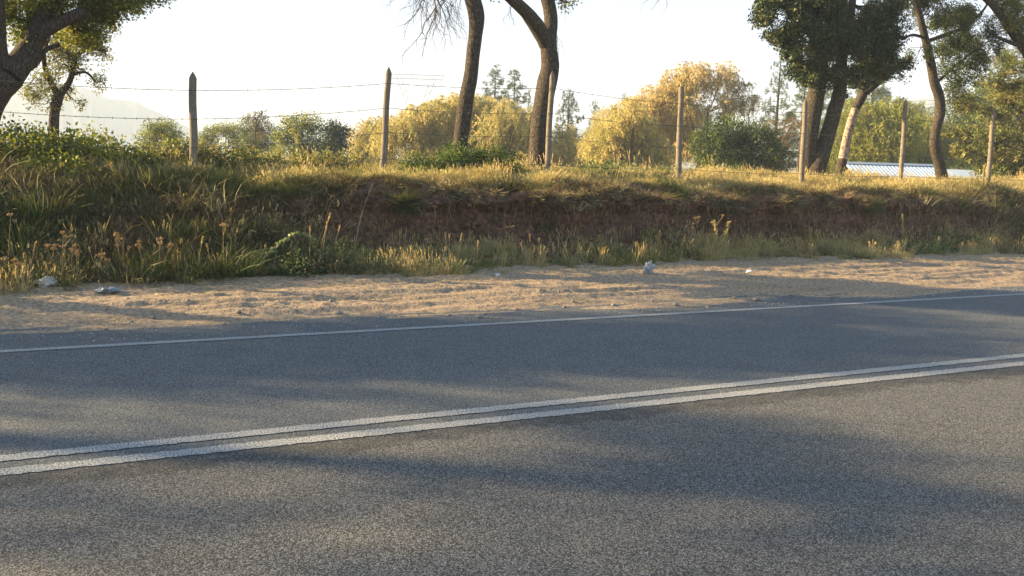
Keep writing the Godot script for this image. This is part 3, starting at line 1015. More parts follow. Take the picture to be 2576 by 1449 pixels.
	row_tree("leafy broad-crowned tree, third in the fence row after the forked tree", -23.5, -15.8, 0.26, [[-22.0, 6.78, 1.5, 1.0, 150], [-24.0, 7.68, 1.8, 1.1, 200], [-25.5, 6.55, 1.5, 1.0, 150]], green)

func row_tree(label: String, x: float, z: float, r: float, list: Array, cols: Array):
	# list: x, height, half width, half height, number
	var o := base_at(x, z)
	var t := thing("fence_row_tree", label, "tree", o, "trees in the fence row past the forked tree")
	var mb := MB.new()
	var top := 0.0
	var blobs := []
	for l in list:
		blobs.append([Vector3(l[0] - x, l[1] - o.y, rnd(-0.7, 0.7)), Vector3(l[2], l[3], 1.3), l[4], 0.05])
		top = maxf(top, l[1] - o.y)
	var a := [[Vector3(0, -0.2, 0), r * 1.2], [Vector3(0.1, top * 0.3, 0), r], [Vector3(-0.05, top * 0.6, 0.1), r * 0.7], [Vector3(0.1, top * 0.85, 0), r * 0.4]]
	stem_mesh(mb, a, 12)
	crown(t, mb, anchors_of([a]).slice(6), blobs, MESH.broad, M.leaf, cols, 1.2, 0.2, 0.1)
	put("trunk", mb.mesh(), M.bark, t)

func hang_twigs(t: Node3D, list: Array, z: float, o: Vector3):
	var buf := PackedFloat32Array()
	for q in list:
		var s := px_len(q[2], q[0], q[1], z) * 1.5
		push(buf, Transform3D(Basis.from_euler(Vector3(rnd(-0.5, 0.5), rnd(0, TAU), rnd(-0.5, 0.5))).scaled(Vector3(s * 0.9, s, s * 0.9)), E(q[0], q[1] - 10, z + rnd(-0.3, 0.3), o)), Color.WHITE)
	scatter("hanging_twigs", MESH.twig[rng.randi() % 3], M.twig, buf, t, true)

# ------------------------------------------------------------------ background
# x, top and foot in the picture; half width; distance; look
func bg_tree(called: String, label: String, cat: String, x: float, top: float, halfw: float, dist: float, look: String, cols: Array, lobes: Array = [], group := ""):
	var p := at_depth(x, 420, dist)
	var g := far_y(p.x, p.z) if p.z < -23.9 else ground_y(p.x, p.z)
	var o := Vector3(p.x, g, p.z)
	var t := thing(called, label, cat, o, group)
	var ytop: float = at_depth(x, top, dist).y - g
	var k := dist / FOC
	var w := halfw * k
	var mb := MB.new()
	if look == "pine":
		tube(mb, [[Vector3(0, -0.2, 0), w * 0.09 + 0.05], [Vector3(0, ytop * 0.5, 0), w * 0.05 + 0.03], [Vector3(0, ytop * 0.97, 0), 0.02]], 7, 0.0, false)
		var buf := PackedFloat32Array()
		var y := ytop * 0.10
		var ang := rnd(0, TAU)
		while y < ytop:
			var f := y / ytop
			ang += 2.4 + rnd(-0.4, 0.4)
			var rr := w * (1.25 * pow(1.0 - f, 0.8) + 0.04) * rnd(0.45, 1.15)
			var tip := Vector3(cos(ang), 0, sin(ang)) * rr + Vector3.UP * (y + rr * rnd(-0.1, 0.45))
			tube(mb, [[Vector3(0, y, 0), 0.03], [tip, 0.01]], 4, 0.0, false)
			for j in int(4 + rr * 6.0):
				var q := Vector3(0, y, 0).lerp(tip, 0.2 + 0.8 * pow(rng.randf(), 0.45)) + rdir() * 0.2
				var bas := Basis(Vector3.UP, -ang + rnd(-0.7, 0.7)).scaled(Vector3.ONE * rnd(0.5, 1.0) * clampf(w * 0.34, 0.5, 1.1) * (0.5 + 0.5 * (1.0 - f)))
				push(buf, Transform3D(bas, q), vary(cols[rng.randi() % cols.size()], 0.25))
			y += ytop * rnd(0.006, 0.016) + 0.01
		scatter("crown", MESH.needle[rng.randi() % 2], M.needle, buf, t, true)
		put("trunk", mb.mesh(), M.bark, t)
		return
	var stems := []
	for i in 3:
		var e := Vector3(rnd(-0.45, 0.45) * w, ytop * rnd(0.45, 0.7), rnd(-0.4, 0.4) * w)
		stems.append([[Vector3(rnd(-0.1, 0.1), -0.2, 0), 0.05 + w * 0.03], [e * 0.5 + rdir() * 0.1 * w, 0.03 + w * 0.02], [e, 0.03]])
		stem_mesh(mb, stems[-1], 7, 0.05)
	var blobs := []
	if lobes.is_empty():
		for i in 12:
			var d := rdir()
			var f := 0.52 + 0.42 * d.y
			blobs.append([Vector3(d.x * w * 0.72, ytop * (0.12 + 0.72 * f), d.z * w * 0.6), Vector3(w * rnd(0.28, 0.45), ytop * rnd(0.13, 0.2), w * rnd(0.28, 0.42)), 0, 0.03])
	else:
		for l in lobes:   # in the picture: x, y, half width, half height
			var c := at_depth(l[0], l[1], dist) - o
			var g2 := 1.2 if look == "willow" else 1.0
			blobs.append([c + Vector3(0, 0, rnd(-0.3, 0.3) * w), Vector3(l[2] * k * g2, l[3] * k * g2, l[2] * k * g2), 0, 0.04])
			if l[1] > 325 and look != "sparse":
				blobs.append([at_depth(l[0] + rnd(-8, 8), l[1] + 34, dist) - o + Vector3(0, 0, rnd(-0.3, 0.3) * w), Vector3(l[2] * k, 26 * k, l[2] * k), 0, 0.04])
	var meshes: Array = MESH.far
	var size := 1.0
	var dens := 20.0
	if look == "willow":
		meshes = MESH.willow; dens = 60.0
	elif look == "sparse":
		meshes = MESH.willow; dens = 7.0
	elif look == "bush":
		meshes = MESH.far; size = 0.7; dens = 42.0
	for b in blobs:
		var area: float = b[1].x * b[1].y + b[1].x * b[1].z
		b[2] = int(area * dens) + 8
	crown(t, mb, anchors_of(stems), blobs, meshes, M.leaf if cols != deep_tones else M.leaf_dark, cols, size, 0.13, 0.08)
	put("trunk", mb.mesh(), M.bark, t)

var deep_tones := [Color(0.035, 0.06, 0.02), Color(0.05, 0.075, 0.025), Color(0.07, 0.10, 0.03)]
func build_background():
	var gold := [lin(0.56, 0.46, 0.17), lin(0.49, 0.43, 0.16), lin(0.60, 0.48, 0.20), lin(0.42, 0.38, 0.14)]
	var orange := [lin(0.58, 0.43, 0.19), lin(0.53, 0.41, 0.17), lin(0.62, 0.48, 0.23)]
	var yellowgreen := [lin(0.30, 0.31, 0.07), lin(0.24, 0.27, 0.06), lin(0.36, 0.34, 0.08)]
	var mid := [lin(0.12, 0.15, 0.035), lin(0.085, 0.115, 0.03), lin(0.16, 0.185, 0.042)]
	var deep := deep_tones
	var pine := [lin(0.07, 0.11, 0.04), lin(0.09, 0.13, 0.045), lin(0.12, 0.15, 0.05)]
	# willows
	bg_tree("willow_tree", "large golden-orange willow with an arching feathery crown", "tree", 1760, 158, 150, 46, "willow", orange, [[1700, 215, 45, 35], [1760, 195, 50, 38], [1825, 200, 45, 38], [1870, 245, 35, 40], [1650, 250, 45, 40], [1715, 270, 50, 40], [1640, 310, 60, 35], [1700, 335, 60, 35], [1590, 285, 40, 40], [1800, 270, 30, 30]])
	bg_tree("willow_tree", "low spreading golden willow left of the large feathery one", "tree", 1570, 255, 110, 42, "willow", gold, [[1560, 290, 45, 35], [1530, 330, 45, 35], [1600, 320, 50, 40], [1510, 365, 40, 28], [1580, 365, 60, 28], [1650, 370, 50, 26]])
	bg_tree("willow_tree", "golden willow mound between the curved trunk and the mossy trunk", "tree", 1290, 280, 90, 48, "willow", gold, [[1250, 300, 50, 32], [1310, 318, 45, 35], [1240, 350, 50, 30], [1300, 370, 60, 25], [1420, 345, 30, 30], [1400, 375, 40, 22]])
	bg_tree("willow_tree", "broad yellow willow thicket behind the second fence post and the curved trunk", "tree", 1080, 245, 140, 50, "willow", gold, [[1140, 268, 50, 30], [1200, 275, 45, 30], [1090, 288, 50, 32], [1030, 305, 45, 32], [1190, 300, 40, 35], [1120, 330, 60, 35], [1050, 345, 55, 32], [980, 330, 40, 30], [1180, 355, 55, 32]])
	bg_tree("willow_tree", "small yellow willow at the end of the thicket beside the round green bush", "tree", 940, 290, 55, 52, "willow", gold, [[945, 315, 32, 24], [915, 340, 35, 28], [960, 350, 40, 28], [925, 375, 45, 20]])
	bg_tree("willow_tree", "yellow-green willow behind the peeled trunk", "tree", 2170, 250, 100, 44, "willow", yellowgreen, [[2170, 285, 55, 35], [2230, 280, 45, 35], [2120, 320, 45, 40], [2190, 340, 65, 40], [2250, 330, 40, 40], [2140, 380, 60, 30], [2230, 380, 60, 30]])
	bg_tree("willow_tree", "muted yellow-green willow just past the slender trunk", "tree", 2320, 285, 75, 47, "willow", yellowgreen, [[2300, 320, 45, 32], [2350, 330, 40, 30], [2310, 370, 55, 30], [2380, 345, 30, 30]])
	bg_tree("willow_tree", "hazy yellow willow farther off, seen between the second post and the mossy trunk", "tree", 1180, 240, 150, 66, "willow", gold, [[1120, 285, 55, 32], [1190, 270, 55, 34], [1260, 285, 55, 34], [1330, 305, 50, 34], [1060, 305, 50, 32], [1000, 320, 45, 30], [1200, 320, 70, 34], [1290, 340, 60, 32], [1100, 345, 70, 30]])
	bg_tree("willow_tree", "hazy pale willow farther off, filling in behind the large feathery one", "tree", 1640, 230, 130, 62, "willow", gold, [[1600, 280, 50, 36], [1660, 265, 50, 40], [1545, 305, 45, 34], [1720, 300, 55, 40], [1500, 345, 45, 30], [1590, 340, 60, 34], [1680, 345, 60, 32], [1440, 372, 40, 22]])
	bg_tree("willow_tree", "hazy yellow-green willow farther off behind the sheds", "tree", 2260, 270, 120, 64, "willow", yellowgreen, [[2200, 310, 55, 36], [2270, 300, 50, 36], [2340, 320, 50, 34], [2400, 335, 45, 32], [2240, 350, 70, 34], [2330, 360, 70, 32]])
	bg_tree("autumn_tree", "rusty orange thin tree between the green bush and the twin trunks", "tree", 1960, 290, 50, 50, "sparse", [lin(0.26, 0.13, 0.05), lin(0.20, 0.13, 0.05)], [[1960, 330, 40, 35], [1990, 320, 35, 35], [1950, 370, 45, 30]])
	# bushes
	bg_tree("bush", "large round dark green bush in front of the golden willow", "bush", 1850, 298, 120, 34, "bush", deep + mid, [[1780, 335, 45, 35], [1830, 325, 45, 32], [1885, 330, 45, 32], [1925, 355, 45, 38], [1790, 375, 55, 30], [1860, 370, 60, 35], [1920, 385, 50, 24]])
	bg_tree("bush", "round green bush with a lighter left half beside the yellow thicket", "bush", 785, 282, 95, 44, "bush", mid + yellowgreen, [[735, 315, 38, 28], [775, 305, 35, 26], [720, 345, 32, 28], [765, 345, 45, 30]])
	bg_tree("bush", "dark green bush adjoining the lighter round bush", "bush", 845, 305, 60, 43, "bush", deep, [[825, 325, 32, 24], [850, 335, 32, 26], [830, 360, 45, 20], [865, 330, 16, 16]])
	bg_tree("bush", "pale hazy olive bush behind the bramble thicket, beyond the first post", "bush", 400, 292, 60, 46, "bush", mid + yellowgreen, [[385, 320, 30, 24], [420, 328, 32, 22], [370, 345, 30, 18], [440, 345, 26, 16]])
	bg_tree("bush", "low olive bush right behind the first fence post", "bush", 545, 305, 50, 58, "bush", mid + yellowgreen, [[530, 335, 26, 20], [565, 325, 26, 22], [590, 335, 30, 22], [510, 350, 26, 14]])
	bg_tree("bush", "low grey-green bush around the bare little tree", "bush", 655, 300, 50, 56, "bush", mid, [[620, 320, 28, 26], [660, 330, 30, 24], [690, 335, 22, 20], [640, 350, 40, 16]])
	bg_tree("bare_tree", "thin half-bare small tree among low bushes", "tree", 660, 266, 36, 50, "sparse", [lin(0.20, 0.15, 0.09), lin(0.14, 0.12, 0.07)], [[640, 295, 22, 22], [672, 290, 22, 20], [660, 320, 26, 20]])
	bg_tree("bush", "dark green bush beyond the pale roof, under the right-hand pine", "bush", 2400, 345, 60, 52, "bush", deep, [[2380, 375, 40, 28], [2430, 385, 45, 28], [2390, 405, 55, 18]])
	bg_tree("leafy_tree", "bright mid-green leafy tree between the slender trunk and the right-hand pine", "tree", 2440, 280, 50, 60, "leafy", mid + yellowgreen, [[2440, 310, 35, 30], [2410, 340, 35, 30], [2465, 345, 35, 35]])
	bg_tree("bush", "mid-green bush under the sunlit pine past the last fence post", "bush", 2530, 390, 60, 33, "bush", mid, [[2500, 405, 40, 22], [2550, 395, 45, 28], [2600, 400, 50, 28]])
	# pines
	var P := "pines beyond the willows"
	bg_tree("pine_tree", "tall hazy pine, the tallest of the cluster right of the curved trunk", "tree", 1240, 172, 72, 88, "pine", pine, [], P)
	bg_tree("pine_tree", "hazy pine with blunt top beside the tallest of its cluster", "tree", 1288, 180, 70, 90, "pine", pine, [], P)
	bg_tree("pine_tree", "low pine half hidden by the curved trunk", "tree", 1172, 212, 50, 86, "pine", pine, [], P)
	bg_tree("pine_tree", "thin sparse pine just left of the mossy trunk", "tree", 1325, 225, 22, 92, "pine", pine, [], P)
	bg_tree("pine_tree", "full dark pine just right of the third fence post", "tree", 1425, 228, 62, 70, "pine", deep, [], P)
	bg_tree("pine_tree", "small lone pine between the dark pine and the golden willow", "tree", 1490, 254, 40, 74, "pine", pine, [], P)
	bg_tree("pine_tree", "tip of a thin pine above the low golden willow", "tree", 1562, 235, 20, 90, "pine", pine, [], P)
	bg_tree("pine_tree", "tall pine between the feathery willow and the twin trunks", "tree", 1945, 120, 55, 62, "pine", pine, [], P)
	bg_tree("pine_tree", "pine right behind the twin trunks", "tree", 2010, 170, 70, 64, "pine", pine, [], P)
	bg_tree("pine_tree", "pine with broad boughs behind the peeled trunk", "tree", 2180, 150, 95, 66, "pine", pine, [], P)
	bg_tree("pine_tree", "pine filling the gap between the twin trunks", "tree", 2085, 160, 80, 70, "pine", pine, [], P)
	bg_tree("pine_tree", "large sunlit pine with yellow-green boughs past the last fence post", "tree", 2600, 20, 190, 30, "pine", [lin(0.11, 0.14, 0.035), lin(0.16, 0.17, 0.045), lin(0.20, 0.18, 0.05)], [], P)
	bg_tree("pine_tree", "bushy green pine rising behind the last fence post", "tree", 2500, 130, 90, 40, "pine", [lin(0.08, 0.115, 0.035), lin(0.12, 0.15, 0.04), lin(0.15, 0.16, 0.05)], [], P)
	bg_tree("leafy_tree", "tall leafy green tree beyond the sheds, between the slender trunk and the last post", "tree", 2460, 200, 70, 50, "leafy", mid, [[2440, 250, 45, 40], [2490, 235, 50, 45], [2420, 300, 40, 40], [2480, 300, 55, 45], [2540, 270, 50, 50], [2530, 340, 60, 45]])
	# shed roofs
	shed()
	# pylons and lines
	var t1 := pylon("steel lattice power pylon with a wide crossarm rising behind the yellow thicket", 1047, 188, 430.0, 0.0)
	var t2 := pylon("small faint power pylon standing before the hazy hill", 236, 283, 1000.0, 0.0)
	lines(t1, t2)

func shed():
	var d := 37.0
	var p := at_depth(2240, 425, d)
	var g := minf(far_y(p.x, p.z), 0.1) - 0.4
	var o := Vector3(p.x, g, p.z)
	var t := thing("shed", "low shed with pale blue metal roof half hidden by the field grass", "shed", o)
	t.rotation.y = deg_to_rad(-27.0)
	var ry: float = at_depth(2240, 418, d).y - g
	var L := 3.75
	var mb := MB.new()
	# roof: two slopes with standing ribs
	for sg in [1.0, -1.0]:
		var r := MB.new()
		var e := Vector3(0, -0.75, sg * 2.2)
		var nn := Vector3(0, 2.2, sg * 0.75).normalized()
		var bas := Basis(Vector3.RIGHT, nn, Vector3.RIGHT.cross(nn))
		r.box(bas, Vector3(0, ry, 0) + e * 0.5 + nn * 0.03, Vector3(L, 0.05, 2.33))
		for i in 25:
			r.box(bas, Vector3(-L / 2 + L * (i + 0.5) / 25, ry, 0) + e * 0.5 + nn * 0.06, Vector3(0.06, 0.014, 2.3))
		put("roof_slope", r.mesh(), M.roof, t)
	mb.box(Basis.IDENTITY, Vector3(0, ry + 0.09, 0), Vector3(L + 0.1, 0.09, 0.3))
	put("ridge_cap", mb.mesh(), mat_plain(Color(0.7, 0.72, 0.74), 0.5), t)
	mb = MB.new()
	var hh := ry - 0.80
	mb.box(Basis.IDENTITY, Vector3(0, hh / 2, 0), Vector3(L - 0.4, hh, 4.0))
	for sx in [-1.0, 1.0]:
		var x: float = sx * (L / 2 - 0.2)
		mb.flat([Vector3(x, hh, -2.0), Vector3(x, hh, 2.0), Vector3(x, ry - 0.08, 0)])
	put("wall", mb.mesh(), M.wall, t)
	# lower roof beside it
	var p2 := at_depth(2420, 431, 39.0)
	var g2 := minf(far_y(p2.x, p2.z), 0.1) - 0.4
	var t2 := thing("lean_to", "low pale metal lean-to roof beside the blue-roofed shed", "shed", Vector3(p2.x, g2, p2.z))
	t2.rotation.y = deg_to_rad(-27.0)
	var y2 := p2.y - g2
	mb = MB.new()
	mb.box(Basis(Vector3.RIGHT, 0.25), Vector3(0, y2 - 0.2, 0), Vector3(1.9, 0.06, 2.0))
	put("roof_slope", mb.mesh(), M.roof, t2)
	mb = MB.new()
	mb.box(Basis.IDENTITY, Vector3(0, (y2 - 0.6) / 2, 0), Vector3(1.7, y2 - 0.6, 1.6))
	put("wall", mb.mesh(), M.wall, t2)

func bar(mb: MB, a: Vector3, b: Vector3, w: float):
	var z := (b - a).normalized()
	var x := z.cross(Vector3(0.3, 1, 0.2)).normalized()
	mb.box(Basis(x, z.cross(x), z), (a + b) * 0.5, Vector3(w, w, a.distance_to(b)))

func pylon(label: String, x: float, top: float, d: float, turn: float) -> Node3D:
	var p := at_depth(x, top, d)
	var o := Vector3(p.x, -2.2, p.z)
	var t := thing("power_pylon", label, "pylon", o, "power line pylons")
	t.rotation.y = deg_to_rad(-22.0)
	var h := p.y + 2.2
	var k := h / 42.0
	var w := 0.18 * k
	var A := 13.5 * k      # half crossarm
	var mb := MB.new()
	# crossarm truss
	for s in [-0.8 * k, 0.8 * k]:
		bar(mb, Vector3(-A, h, s), Vector3(A, h, s), w)
		bar(mb, Vector3(-A, h - 2 * k, s), Vector3(A, h - 2 * k, s), w)
		for i in 18:
			var x0 := lerpf(-A, A, i / 18.0)
			var x1 := lerpf(-A, A, (i + 0.5) / 18.0)
			var x2 := lerpf(-A, A, (i + 1) / 18.0)
			bar(mb, Vector3(x0, h - 2 * k, s), Vector3(x1, h, s), w * 0.6)
			bar(mb, Vector3(x1, h, s), Vector3(x2, h - 2 * k, s), w * 0.6)
	bar(mb, Vector3(-A, h, 0), Vector3(-A, h + 1.2 * k, 0), w)
	bar(mb, Vector3(A, h, 0), Vector3(A, h + 1.2 * k, 0), w)
	put("crossarm", mb.mesh(), M.steel, t)
	# the two masts of the head, meeting at the waist, then the body
	mb = MB.new()
	var wy := h - 19 * k
	for sx in [-1.0, 1.0]:
		for s in [-0.8 * k, 0.8 * k]:
			for q in 2:
				var off := 1.3 * k * (q - 0.5) * 2.0
				var top_p := Vector3(sx * 8.0 * k + off, h - 2 * k, s)
				var low_p := Vector3(sx * 1.8 * k + off * 0.3, wy, s)
				bar(mb, top_p, low_p, w)
			for i in 9:
				var f0 := i / 9.0
				var f1 := (i + 1) / 9.0
				var s0: float = -1.0 if i % 2 == 0 else 1.0
				var a := Vector3(sx * lerpf(8, 1.8, f0) * k + s0 * 1.3 * k * lerpf(1, 0.3, f0), lerpf(h - 2 * k, wy, f0), s)
				var b := Vector3(sx * lerpf(8, 1.8, f1) * k - s0 * 1.3 * k * lerpf(1, 0.3, f1), lerpf(h - 2 * k, wy, f1), s)
				bar(mb, a, b, w * 0.6)
	put("head", mb.mesh(), M.steel, t)
	mb = MB.new()
	for sx in [-1.0, 1.0]:
		for sz in [-1.0, 1.0]:
			bar(mb, Vector3(sx * 2.2 * k, wy, sz * 1.2 * k), Vector3(sx * 5.5 * k, 0, sz * 4 * k), w * 1.2)
	for i in 5:
		var f := i / 5.0
		var f1 := (i + 1) / 5.0
		for sz in [-1.0, 1.0]:
			var a := lerpf(2.2, 5.5, f) * k; var b := lerpf(2.2, 5.5, f1) * k
			bar(mb, Vector3(-a, wy * (1 - f), sz * lerpf(1.2, 4, f) * k), Vector3(b, wy * (1 - f1), sz * lerpf(1.2, 4, f1) * k), w * 0.6)
			bar(mb, Vector3(a, wy * (1 - f), sz * lerpf(1.2, 4, f) * k), Vector3(-b, wy * (1 - f1), sz * lerpf(1.2, 4, f1) * k), w * 0.6)
	put("body", mb.mesh(), M.steel, t)
	for x3 in [-11.5, 0.0, 11.5]:
		mb = MB.new()
		var q := Vector3(x3 * k, h - 2 * k, 0)
		bar(mb, q, q - Vector3(0, 4.2 * k, 0), w * 0.9)
		put("insulator", mb.mesh(), M.steel, t)
	t.set_meta("hang", [k, h])
	return t

func lines(a: Node3D, b: Node3D):
	var ha: Array = a.get_meta("hang")
	var hb: Array = b.get_meta("hang")
	a.remove_meta("hang"); b.remove_meta("hang")
	for x3 in [-11.5, 0.0, 11.5]:
		for s in 2:
			var p: Vector3 = a.transform * Vector3((x3 + s * 0.8) * ha[0], ha[1] - 6.2 * ha[0], 0)
			var q: Vector3 = b.transform * Vector3((x3 + s * 0.8) * hb[0], hb[1] - 6.2 * hb[0], 0)
			var r: Vector3 = p + (p - q) * 0.7
			for span in [[p, q], [p, r]]:
				var mb := MB.new()
				var pts := []
				for i in 31:
					var t := i / 30.0
					pts.append([span[0].lerp(span[1], t) - Vector3(0, 4 * 16.0 * t * (1 - t), 0), 0.035])
				tube(mb, pts, 4, 0.0, false)
				tag(put("power_line", mb.mesh(), M.wire), "thin power line hanging from the lattice pylon's crossarm", "power line", "power lines of the pylons")

# ------------------------------------------------------------------ grass
func grass(called: String, label: String, mesh: Mesh, buf: PackedFloat32Array):
	var o := scatter(called, mesh, M.grass, buf)
	tag(o, label, "grass", "", "stuff")

func build_grass():
	var straw := [lin(0.56, 0.46, 0.23), lin(0.46, 0.38, 0.19), lin(0.64, 0.53, 0.30), lin(0.38, 0.285, 0.14)]
	var green := [lin(0.14, 0.165, 0.038), lin(0.20, 0.21, 0.055), lin(0.10, 0.13, 0.03)]
	var old := [lin(0.17, 0.125, 0.075), lin(0.12, 0.09, 0.055), lin(0.24, 0.175, 0.10), lin(0.08, 0.06, 0.038)]  # old dead bank grass, darkened to paint in the bank's shade
	var shaded_green := [lin(0.09, 0.115, 0.028), lin(0.13, 0.145, 0.038), lin(0.065, 0.09, 0.022)]  # bank greens darker than the field's: shade between tufts put into the colour
	# field on top of the bank
	var dry := PackedFloat32Array()
	var fresh := PackedFloat32Array()
	var stalks := PackedFloat32Array()
	for i in 42000:
		var u := rng.randf()
		var z := -13.75 - 11.0 * pow(u, 1.6)
		var x := rnd(-5.0, 8.0 - z * 1.15)
		var patch := n1.get_noise_2d(x * 3.5, z * 5.0)
		var y := ground_y(x, z)
		var isg := rng.randf() < 0.6 * smoothstep(0.08, 0.45, patch + 0.2 * (1.0 - smoothstep(-1.0, 6.0, x)))
		var h := rnd(0.10, 0.25) * (1.0 - 0.35 * smoothstep(-15.5, -17.5, z)) * (1.0 + 1.1 * n1.get_noise_2d(x * 8.0, z * 8.0))
		var c: Color = green[rng.randi() % 3] if isg else straw[rng.randi() % 4]
		var bas := Basis.from_euler(Vector3(rnd(-0.3, 0.3), rnd(0, TAU), rnd(-0.3, 0.3))).scaled(Vector3(h * 1.3, h, h * 1.3))
		var tr := Transform3D(bas, Vector3(x, y - 0.02, z))
		if isg: push(fresh, tr, vary(c, 0.22))
		else: push(dry, tr, vary(c, 0.22))
		if i % 16 == 0 and not isg:
			var hh := h * rnd(1.1, 1.8)
			push(stalks, Transform3D(Basis.from_euler(Vector3(rnd(-0.2, 0.2), rnd(0, TAU), rnd(-0.2, 0.2))).scaled(Vector3(hh, hh, hh)), Vector3(x, y - 0.02, z)), vary(straw[rng.randi() % 3], 0.2))
	grass("field_grass", "dry golden grass covering the field on top of the bank", MESH.hay[0], dry)
	grass("field_grass", "green grass tufts among the dry field grass", MESH.tuft[0], fresh)
	grass("field_grass", "tall seeding straw stalks standing out of the field grass", MESH.stalk, stalks)
	# grass on the grown-over bank, rim and brow
	var gb := PackedFloat32Array()
	var ob := PackedFloat32Array()
	for i in 34000:
		var x := rnd(-4.0, 24.0)
		var s := rnd(3.2, 11.5)
		var st := steep(x)
		var grown := n1.get_noise_2d(x * 7.0, s * 9.0)
		# the steep cut keeps its face bare but for the brow
		var brow := smoothstep(8.1, 9.1, s + 2.2 * n1.get_noise_2d(x * 11.0, 31.0))
		var keep := lerpf(1.0, maxf(brow, 0.02 + 0.55 * smoothstep(0.1, 0.4, grown) * (1 - smoothstep(4.6, 6.5, s))), smoothstep(0.35, 0.95, st))
		keep *= smoothstep(-0.35, 0.12, n1.get_noise_2d(x * 16.0, s * 16.0 + 300.0)) * 0.92 + 0.08
		if rng.randf() > keep: continue
		var p := prof(x, s)
		var hang := clampf(0.15 + 0.65 * brow * st * (1.0 - smoothstep(9.3, 10.6, s)), 0.0, 0.8)
		var updir := (Vector3.UP * (1.0 - hang) + Vector3(0, -0.25, 1) * hang + rdir() * 0.34).normalized()
		var side := updir.cross(Vector3(rnd(-1, 1), 0.1, rnd(-1, 1))).normalized()
		var h := rnd(0.12, 0.46) * (1.0 + 0.9 * n1.get_noise_2d(x * 10.0, s * 5.0)) * (1.0 - 0.45 * st * smoothstep(7.0, 9.0, s))
		var bas := Basis(side, updir, side.cross(updir)).scaled(Vector3(h * 1.2, h, h * 1.2))
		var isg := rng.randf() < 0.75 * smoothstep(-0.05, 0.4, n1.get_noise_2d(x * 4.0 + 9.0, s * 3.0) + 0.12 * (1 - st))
		var c: Color = shaded_green[rng.randi() % 3] if isg else (old[rng.randi() % 4] if rng.randf() < 0.78 else straw[rng.randi() % 4])
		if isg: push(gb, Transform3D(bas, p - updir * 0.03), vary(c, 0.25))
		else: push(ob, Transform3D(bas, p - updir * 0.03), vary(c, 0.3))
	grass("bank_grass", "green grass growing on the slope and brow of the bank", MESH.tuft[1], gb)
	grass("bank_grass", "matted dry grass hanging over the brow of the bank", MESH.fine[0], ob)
	# the verge at the foot of the bank
	var vg := PackedFloat32Array()
	var vd := PackedFloat32Array()
	var vs := PackedFloat32Array()
	for i in 30000:
		var x := rnd(-3.5, 26.0)
		var edge := verge_edge(x)
		var z := edge - 1.6 * pow(rng.randf(), 1.25)
		if z < -13.0: continue
		var patch := n1.get_noise_2d(x * 5.0, z * 4.0 + 200.0)
		if rng.randf() > smoothstep(-0.3, 0.15, n1.get_noise_2d(x * 14.0, z * 12.0 + 400.0) + 0.5 * patch): continue
		var y := shoulder_y(x, z) if z > -12.0 else prof_y(x, z)
		var gr := smoothstep(-0.15, 0.3, n1.get_noise_2d(x * 4.5 + 77.0, z * 3.0) + 0.28 * (1.0 - smoothstep(2.0, 9.0, x)))
		var isg := rng.randf() < gr * 0.7
		var h := rnd(0.07, 0.24) * (1.0 + 1.0 * patch) * (0.5 + 0.5 * smoothstep(0.0, 0.35, edge - z))
		var c: Color = green[rng.randi() % 3] if isg else straw[rng.randi() % 4]
		var bas := Basis.from_euler(Vector3(rnd(-0.3, 0.3), rnd(0, TAU), rnd(-0.3, 0.3))).scaled(Vector3(h * 1.2, h, h * 1.2))
		var tr := Transform3D(bas, Vector3(x, y - 0.015, z))
		if isg: push(vg, tr, vary(c, 0.25))
		else: push(vd, tr, vary(c, 0.25))
		if not isg and i % 9 == 0:
			var hh := rnd(0.2, 0.42) * (1.0 + 0.5 * n1.get_noise_2d(x * 7.0, 9.0))
			push(vs, Transform3D(Basis.from_euler(Vector3(rnd(-0.25, 0.25), rnd(0, TAU), rnd(-0.25, 0.25))).scaled(Vector3.ONE * hh), Vector3(x, y - 0.015, z)), vary(straw[rng.randi() % 3], 0.25))
	grass("verge_grass", "green grass tufts of the verge beside the sandy shoulder", MESH.tuft[2], vg)
	grass("verge_grass", "straw-coloured grass of the verge beside the sandy shoulder", MESH.hay[1], vd)
	grass("verge_grass", "thin upright straw stems standing in the verge", MESH.stalk, vs)
	brambles()

func verge_edge(x: float) -> float:
	return -11.0 - 0.5 * smoothstep(-1.5, 1.0, x) - 0.4 * smoothstep(5.0, 8.0, x) + 0.5 * n1.get_noise_2d(x * 6.0, 70.0) + 0.3 * n1.get_noise_2d(x * 24.0, 71.0)

func prof_y(x: float, z: float) -> float:
	for i in range(2, 10):
		var a := prof(x, i)
		var b := prof(x, i + 1)
		if z <= a.z + 0.02 and z >= b.z:
			return lerpf(a.y, b.y, (a.z - z) / max(a.z - b.z, 0.01))
	return 0.12

